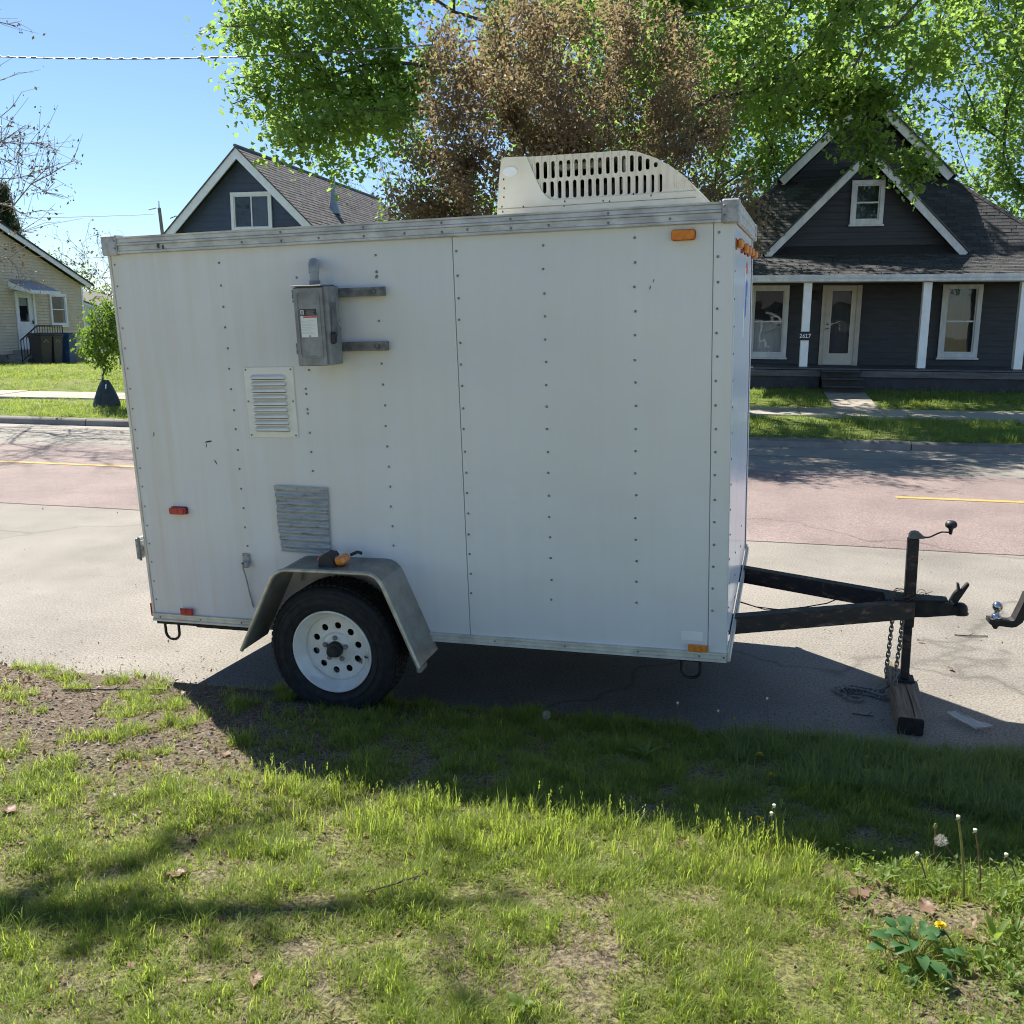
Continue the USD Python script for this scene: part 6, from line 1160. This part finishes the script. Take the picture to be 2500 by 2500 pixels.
for x, y, rz, sc, lab in ((-1.95, 3.35, 200, .9, 'broad dry oak leaf on bare soil left of the trailer shadow'), (-2.35, 2.62, 75, 1.0, 'upright dry oak leaf amid grass at the far left'), (-1.63, 2.38, 300, 1.05, 'dry oak leaf on the left lawn just above the dark shadow band'), (-1.10, 1.95, 20, .9, 'pale oak leaf lying near the bottom edge left of centre'), (-.38, 1.92, 250, .9, 'dry oak leaf at the bottom centre of the lawn'), 
                         (.52, 2.80, 120, 1.15, 'large pinkish oak leaf standing in the bare hollow on the right'), (.66, 2.66, 10, 1.0, 'oak leaf behind the broad leaved plant'), (.72, 2.60, 220, 1.1, 'oak leaf right beside the broad leaved plant'), (-.05, 2.98, 160, .9, 'pale oak leaf at the sunlit rim of the trailer shadow'), ):
    copy_of(ol, lab, (x, y, float(lawn_z(x, y)) + .012), rz, scale=sc)
for x, y, rz, sc, lab in ((1.05, 5.42, 200, .7, 'reddish dry leaf on the shaded road beside the chain pile'), (1.30, 6.05, 80, .6, 'small dry leaf on sunlit road right of the jack'), (1.36, 5.55, 20, .65, 'curled dry leaf on the lit road just above the shadow edge'), (-3.4, 6.15, 0, .8, 'dry leaf scrap on the road left of the trailer'), (-3.15, 6.35, 120, .7, 'tan leaf scrap on the road nearest the rear hinge'), (-3.75, 6.05, 70, .8, 'yellow brown leaf farthest left on the near lane')):
    copy_of(ol, lab, (x, y, .012), rz, scale=sc)
def stick(label, pts, r0):
    s_ = thing('twig', label, 'twig'); put(s_, 'stem', MB().tube(pts, r0, 6), 'bark', True); p = np.array(pts); put(s_, 'side_shoot', MB().tube([p[1], p[1] + [.03, .02, .012]], r0 * .6, 5), 'bark', True)
stick('thin dark twig lying on the sunlit road right of the jack', [(1.52, 6.25, .006), (1.60, 6.24, .008), (1.72, 6.27, .006)], .004)
stick('short dark twig on the shaded road near the wood block', [(.72, 4.78, .006), (.78, 4.75, .012), (.82, 4.77, .006)], .003)
stick('dark curved twig on the lawn centre pointing at the trailer', [(-.98, 2.42, .25), (-.90, 2.47, .258), (-.84, 2.55, .25)], .0025)
stick('long dry twig along the worn soil at the far left', [(-3.2, 3.95, .10), (-2.95, 4.0, .105), (-2.7, 4.12, .08)], .004)
# dandelion plants
def stalk(name, label, cat, foot, top, head, mt='stem_green', r0=.0022):
    f, t = np.array(foot, float), np.array(top, float); f[2] = float(lawn_z(f[0], f[1])) - .01; k = thing(name, label, cat); bend = np.array([(t - f)[1] * .1, 0, 0]) + [.006, 0, 0]
    put(k, 'stem', MB().tube([f, f + (t - f) * .35 + bend, f + (t - f) * .7 + bend * .8, t], [r0 * 1.2, r0 * 1.1, r0, r0 * .9], 6), mt, True)
    if head == 'seed': put(k, 'head', MB().lathe([(0, .004), (.0055, .003), (.006, 0), (.0045, -.005), (.0025, -.008)], t, 'z', 10), 'seed_tip', True); put(k, 'bract', MB().tube([t + [-.006, 0, -.012], t + [0, 0, -.006], t + [.007, 0, -.013]], .0015, 4), 'stem_green')
    elif head == 'puff':
        m = MB(); r = np.random.default_rng(5); d = r.normal(0, 1, (320, 3)); d /= np.linalg.norm(d, axis=1, keepdims=True); V, F = leaves(t + d * .017, .008, r, 'needle', .0, 0.0)
        m.add(V, F); 
        for q in d[:90]: m.tube([t, t + q * .019], .0003, 3, False)
        put(k, 'seed_ball', m, 'puff'); put(k, 'bract', MB().lathe([(.004, 0), (.006, -.006), (.003, -.014)], t, 'z', 8), 'stem_green')
    elif head == 'flower':
        m = MB(); r = np.random.default_rng(9); n = 150; a = r.uniform(0, 6.28, n); e = r.uniform(.05, 1.1, n); d = np.stack([np.cos(a) * np.cos(e), np.sin(a) * np.cos(e), np.sin(e)], 1); s_ = np.cross(d, [0, 0, 1.0]); s_ /= np.linalg.norm(s_, axis=1, keepdims=True); L = .017 * (1 - .35 * e / 1.1)
        V = np.stack([t + d * .002 - s_ * .0008, t + d * .002 + s_ * .0008, t + d * L[:, None] + s_ * .0014, t + d * L[:, None] - s_ * .0014], 1).reshape(-1, 3); o = np.arange(n)[:, None] * 4; put(k, 'flower', (V, np.vstack([o + [0, 1, 2], o + [0, 2, 3]])), 'petal'); put(k, 'bract', MB().lathe([(.007, .001), (.005, -.006), (.002, -.010)], t, 'z', 8), 'stem_green')
    elif head == 'bud': put(k, 'bud', MB().lathe([(.0, .012), (.004, .010), (.006, 0), (.003, -.008)], t, 'z', 8), 'stem_green', True)
    return k
stalk('dandelion', 'fluffy white dandelion clock among tall stalks at the right', 'dandelion', (.838, 2.98, .2), (.745, 2.98, .325), 'puff', 'stem_red')
stalk('dandelion', 'tallest bare dandelion stalk, thick and green, at the right', 'dandelion', (.775, 2.786, .2), (.736, 2.786, .512), 'seed', 'stem_green', .0036)
stalk('dandelion', 'kinked reddish dandelion stalk second tallest, right of the tallest', 'dandelion', (.836, 2.847, .2), (.803, 2.847, .444), 'seed', 'stem_red', .0026)
stalk('dandelion', 'red stalk with closed green bud left of the white dandelion clock', 'dandelion', (.729, 3.018, .2), (.733, 3.018, .352), 'bud', 'stem_red')
stalk('dandelion', 'thin dandelion stalk with spent white head left of the fluffy clock', 'dandelion', (.691, 2.867, .2), (.653, 2.867, .335), 'seed', 'stem_red')
stalk('dandelion', 'yellow dandelion flower close below the white clock', 'dandelion', (.775, 3.02, .2), (.758, 3.01, .222), 'flower')
stalk('dandelion', 'yellow dandelion flower above the broad leaved plant', 'dandelion', (.70, 2.501, .2), (.645, 2.501, .332), 'flower', 'stem_red')
stalk('dandelion', 'thin stalk with white tip nearest the right edge', 'dandelion', (.96, 2.896, .2), (.911, 2.896, .349), 'seed', 'stem_red', .0018)
stalk('dandelion', 'short pink leaning stalk without a head near the right edge', 'dandelion', (.932, 2.941, .2), (.881, 2.941, .301), None, 'stem_red', .003)
stalk('dandelion', 'spent dandelion of a pair at the shadow rim, left one', 'dandelion', (.22, 2.958, .2), (.221, 2.958, .368), 'puff' if False else 'seed', 'stem_green', .0018)
stalk('dandelion', 'spent dandelion of a pair at the shadow rim, taller right one', 'dandelion', (.236, 2.99, .2), (.231, 3.0, .375), 'seed', 'stem_green', .0016)
for x, y, z, hd, lab in ((-.135, 4.216, .211, 'seed', 'pale dandelion head before the shaded road under the front corner'), (.051, 4.30, .155, 'seed', 'small spent dandelion right of the front corner stalk in shade'), (.266, 4.25, .257, 'seed', 'tall thin stalk at the lawn edge pointing to the chain pile'), (-.716, 4.009, .179, 'puff', 'faint dandelion clock in the trailer shade right of the wheel'), (.124, 4.25, .144, 'bud', 'short bud stalk between the shaded lawn edge stalks'),
                        (.230, 3.925, .125, 'flower', 'small yellow dandelion in shade nearest the road'), (.267, 3.694, .146, 'flower', 'yellow dandelion in the middle of the shaded grass'), (.688, 4.06, .096, 'flower', 'yellow dandelion at the shaded rim left of the block end'), (.656, 3.852, .128, 'flower', 'yellow dandelion just below the one at the shaded rim'), (.197, 3.223, .20, 'flower', 'yellow dandelion at the lower rim of the shade')):
    stalk('dandelion', lab, 'dandelion', (x + .01, y, 0), (x, y, z), hd, 'stem_red', .0015)
# broad leaved plants
def big_leaf(base, tip, w, droop=.03, fold=.25):
    b, t = np.array(base, float), np.array(tip, float); d = t - b; L = np.linalg.norm(d); s_ = np.cross(d, [0, 0, 1.0]); s_ = s_ / max(np.linalg.norm(s_), 1e-6); up = np.cross(s_, d / L); V = []
    prof = [.06, .5, .95, 1.0, .85, .5, .04]
    for k, h in enumerate(prof):
        u = k / 6; c = b + d * u + up * droop * 4 * u * (1 - u); V += [c - s_ * w * h / 2 + up * w * h * fold, c, c + s_ * w * h / 2 + up * w * h * fold]
    F = []
    for k in range(6): o = k * 3; F += [(o, o + 1, o + 4), (o, o + 4, o + 3), (o + 1, o + 2, o + 5), (o + 1, o + 5, o + 4)]
    return np.array(V), np.array(F)
bp = thing('broad_leaved_plant', 'low plant with broad blue green leaves in the right foreground', 'plant', (.575, 2.45, float(lawn_z(.575, 2.45)))); r = np.random.default_rng(12)
for q in range(34):
    a = q * 2.4 + r.uniform(-.3, .3); rr = r.uniform(.008, .085); z = .028 + .06 * (1 - rr / .1) + r.uniform(-.012, .012); b = np.array([rr * math.cos(a), rr * math.sin(a), z]); l = r.uniform(.04, .068)
    put(bp, 'leaf', big_leaf(b, b + [l * math.cos(a), l * math.sin(a), r.uniform(-.012, .012)], l * r.uniform(.48, .62), .010, r.uniform(.02, .16)), 'broad_leaf', True); put(bp, 'stem', MB().tube([(0, 0, 0), b * [.6, .6, .7], b], .0016, 5), 'stem_green')
for lab, x, y, spec, mt in (('upright jagged dandelion leaf standing left of the bare hollow', .405, 2.752, [((0, 0, 0), (-.012, 0, .11), .026), ((.01, .0, 0), (.06, -.02, .05), .02)], 'weed_leaf'), ('pair of upright dandelion leaves inside the bare hollow', .46, 2.737, [((0, 0, 0), (-.006, 0, .07), .016), ((-.03, .02, 0), (-.035, .02, .06), .013)], 'weed_leaf'), ('bent dandelion leaf leaning over the bare hollow', .485, 2.68, [((0, 0, 0), (.045, .01, .075), .016), ((0, 0, 0), (-.02, -.03, .012), .016)], 'weed_leaf'),
                           ('small dandelion rosette in the lower centre', -.42, 2.02, [((0, 0, 0), (l * math.cos(a), l * math.sin(a), .02), .018) for a, l in ((.1, .045), (1.4, .03), (2.5, .05), (3.9, .035), (5.2, .04))], 'weed_leaf'), ('leafy weed in the shaded grass right of centre', -.25, 3.82, [((0, 0, 0), (l * math.cos(a), l * math.sin(a), h), .02) for a, l, h in ((.2, .08, .05), (1.1, .05, .06), (1.9, .07, .03), (3.0, .05, .05), (3.6, .09, .04), (4.8, .06, .03), (5.5, .07, .06))], 'grass_dark'), ('yellow green jagged leaves below the tall stalk at the right', .80, 2.56, [((0, 0, 0), (.05 * math.cos(a), .05 * math.sin(a), .07), .02) for a in (.5, 1.9, 3.3, 4.9)], 'weed_leaf')):
    w = thing('weed', lab, 'plant', (x, y, float(lawn_z(x, y)) + .003))
    for b, t, wd in spec: put(w, 'leaf', big_leaf(b, t, wd, .008, .2), mt, True)
r = np.random.default_rng(15); spots = [(.48, 2.92), (.60, 2.93), (.70, 2.80), (.86, 2.74), (.92, 2.84), (.86, 2.60), (.74, 2.46), (.80, 2.40), (.46, 2.55), (.95, 2.66), (.66, 2.88), (.56, 2.86)]
where = ['behind the bare hollow on its left', 'behind the bare hollow on its right', 'right of the bare hollow', 'below the kinked reddish stalk', 'at the right edge below the thin stalk', 'right of the broad leaved plant', 'just right below the broad leaved plant', 'lowest at the right edge', 'left of the broad leaved plant', 'at the right edge beside the tall stalks', 'under the white dandelion clock', 'behind the upright jagged leaf']
for (x, y), wh in zip(spots, where):
    w = thing('weed', 'light green toothed weed ' + wh, 'plant', (x, y, float(lawn_z(x, y)) + .003)); n = r.integers(6, 10)
    for q in range(n):
        a = q * 2.4 + r.uniform(-.4, .4); l = r.uniform(.025, .055); h_ = r.uniform(.012, .055); put(w, 'leaf', big_leaf((0, 0, .004), (l * math.cos(a), l * math.sin(a), h_), l * r.uniform(.24, .36), .010, .2), 'weed_leaf', True)

# ------------------------------------------------------------------ the photographer's side of the street: house and trees behind the camera
bh = thing('grey_house', 'grey single storey house straight behind the viewpoint, facing the street', 'house')
put(bh, 'wall', MB().box(-9, 8, -18, -9.5, -.1, 3.3), 'strut_grey'); put(bh, 'roof', MB().ext(sg.Polygon([(-9.0, 3.31), (-18.5, 3.31), (-13.75, 6.0)]), -9.5, 8.5, 'x'), 'shingle_f')
for x in (-7.5, -4.5, -1.5, 2.2, 5.6):
    for z in (.9,): w = put(bh, 'window', MB().ext(rect(x, x + 1.2, z, z + 1.5).difference(rect(x + .1, x + 1.1, z + .1, z + 1.4)), -9.499, -9.44), 'white_trim'); put(w, 'pane', MB().box(x + .1, x + 1.1, -9.495, -9.48, z + .1, z + 1.4), 'interior')
rb = np.random.default_rng(90)
for k, (x, y, lab) in enumerate(((-11.5, -5.5, 'maple behind the viewpoint on the left'), (9.5, -5.5, 'maple behind the viewpoint on the right'))):
    tg = in_ellipsoid(130, (x, y, 6.8), (4.6, 3.4, 4.2), rb, .3, .2, 60 + k, lambda p: 3.2)
    leafy_tree('yard_tree', lab, (x, y, .2), (x, y, 3.0), tg, 46, .24, .6, 'maple_leaf_dark', 'bark', 60 + k, tip_r=.012)

vt_ = thing('verge_tree', 'leafing street tree on the near verge left of the frame', 'tree')
put(vt_, 'trunk', MB().tube([(-9.6, 3.4, .1), (-9.5, 3.5, 2.5), (-9.4, 3.7, 4.5), (-9.2, 4.0, 7.5), (-9.3, 4.2, 10)], [.26, .2, .18, .13, .05], 12), 'bark', True)
m = MB(); lp = [(-9.4, 3.7, 4.6), (-8.2, 4.7, 6.2), (-6.9, 5.5, 7.0), (-6.0, 5.9, 7.3), (-5.4, 6.2, 7.5), (-5.0, 6.4, 7.6)]
m.tube(lp, [.13, .10, .075, .06, .045, .02], 8).tube([(-9.3, 3.8, 6), (-10.4, 4.9, 7.6), (-11.2, 5.6, 8.8)], [.1, .07, .02], 7).tube([(-7.4, 5.2, 6.7), (-6.7, 5.0, 7.5), (-6.0, 4.9, 8.1)], [.05, .035, .012], 6).tube([(-6.3, 5.8, 7.2), (-5.6, 6.6, 7.1), (-5.0, 7.2, 7.0)], [.04, .025, .01], 6)
put(vt_, 'limbs', m, 'bark', True)
rv = np.random.default_rng(70); C = np.vstack([np.array(a) + (np.array(b) - np.array(a)) * rv.random((24, 1)) + rv.normal(0, .22, (24, 3)) for a, b in zip(lp[1:-1], lp[2:])]); put(vt_, 'crown', leaves(C, .10, rv, 'maple'), 'maple_leaf')
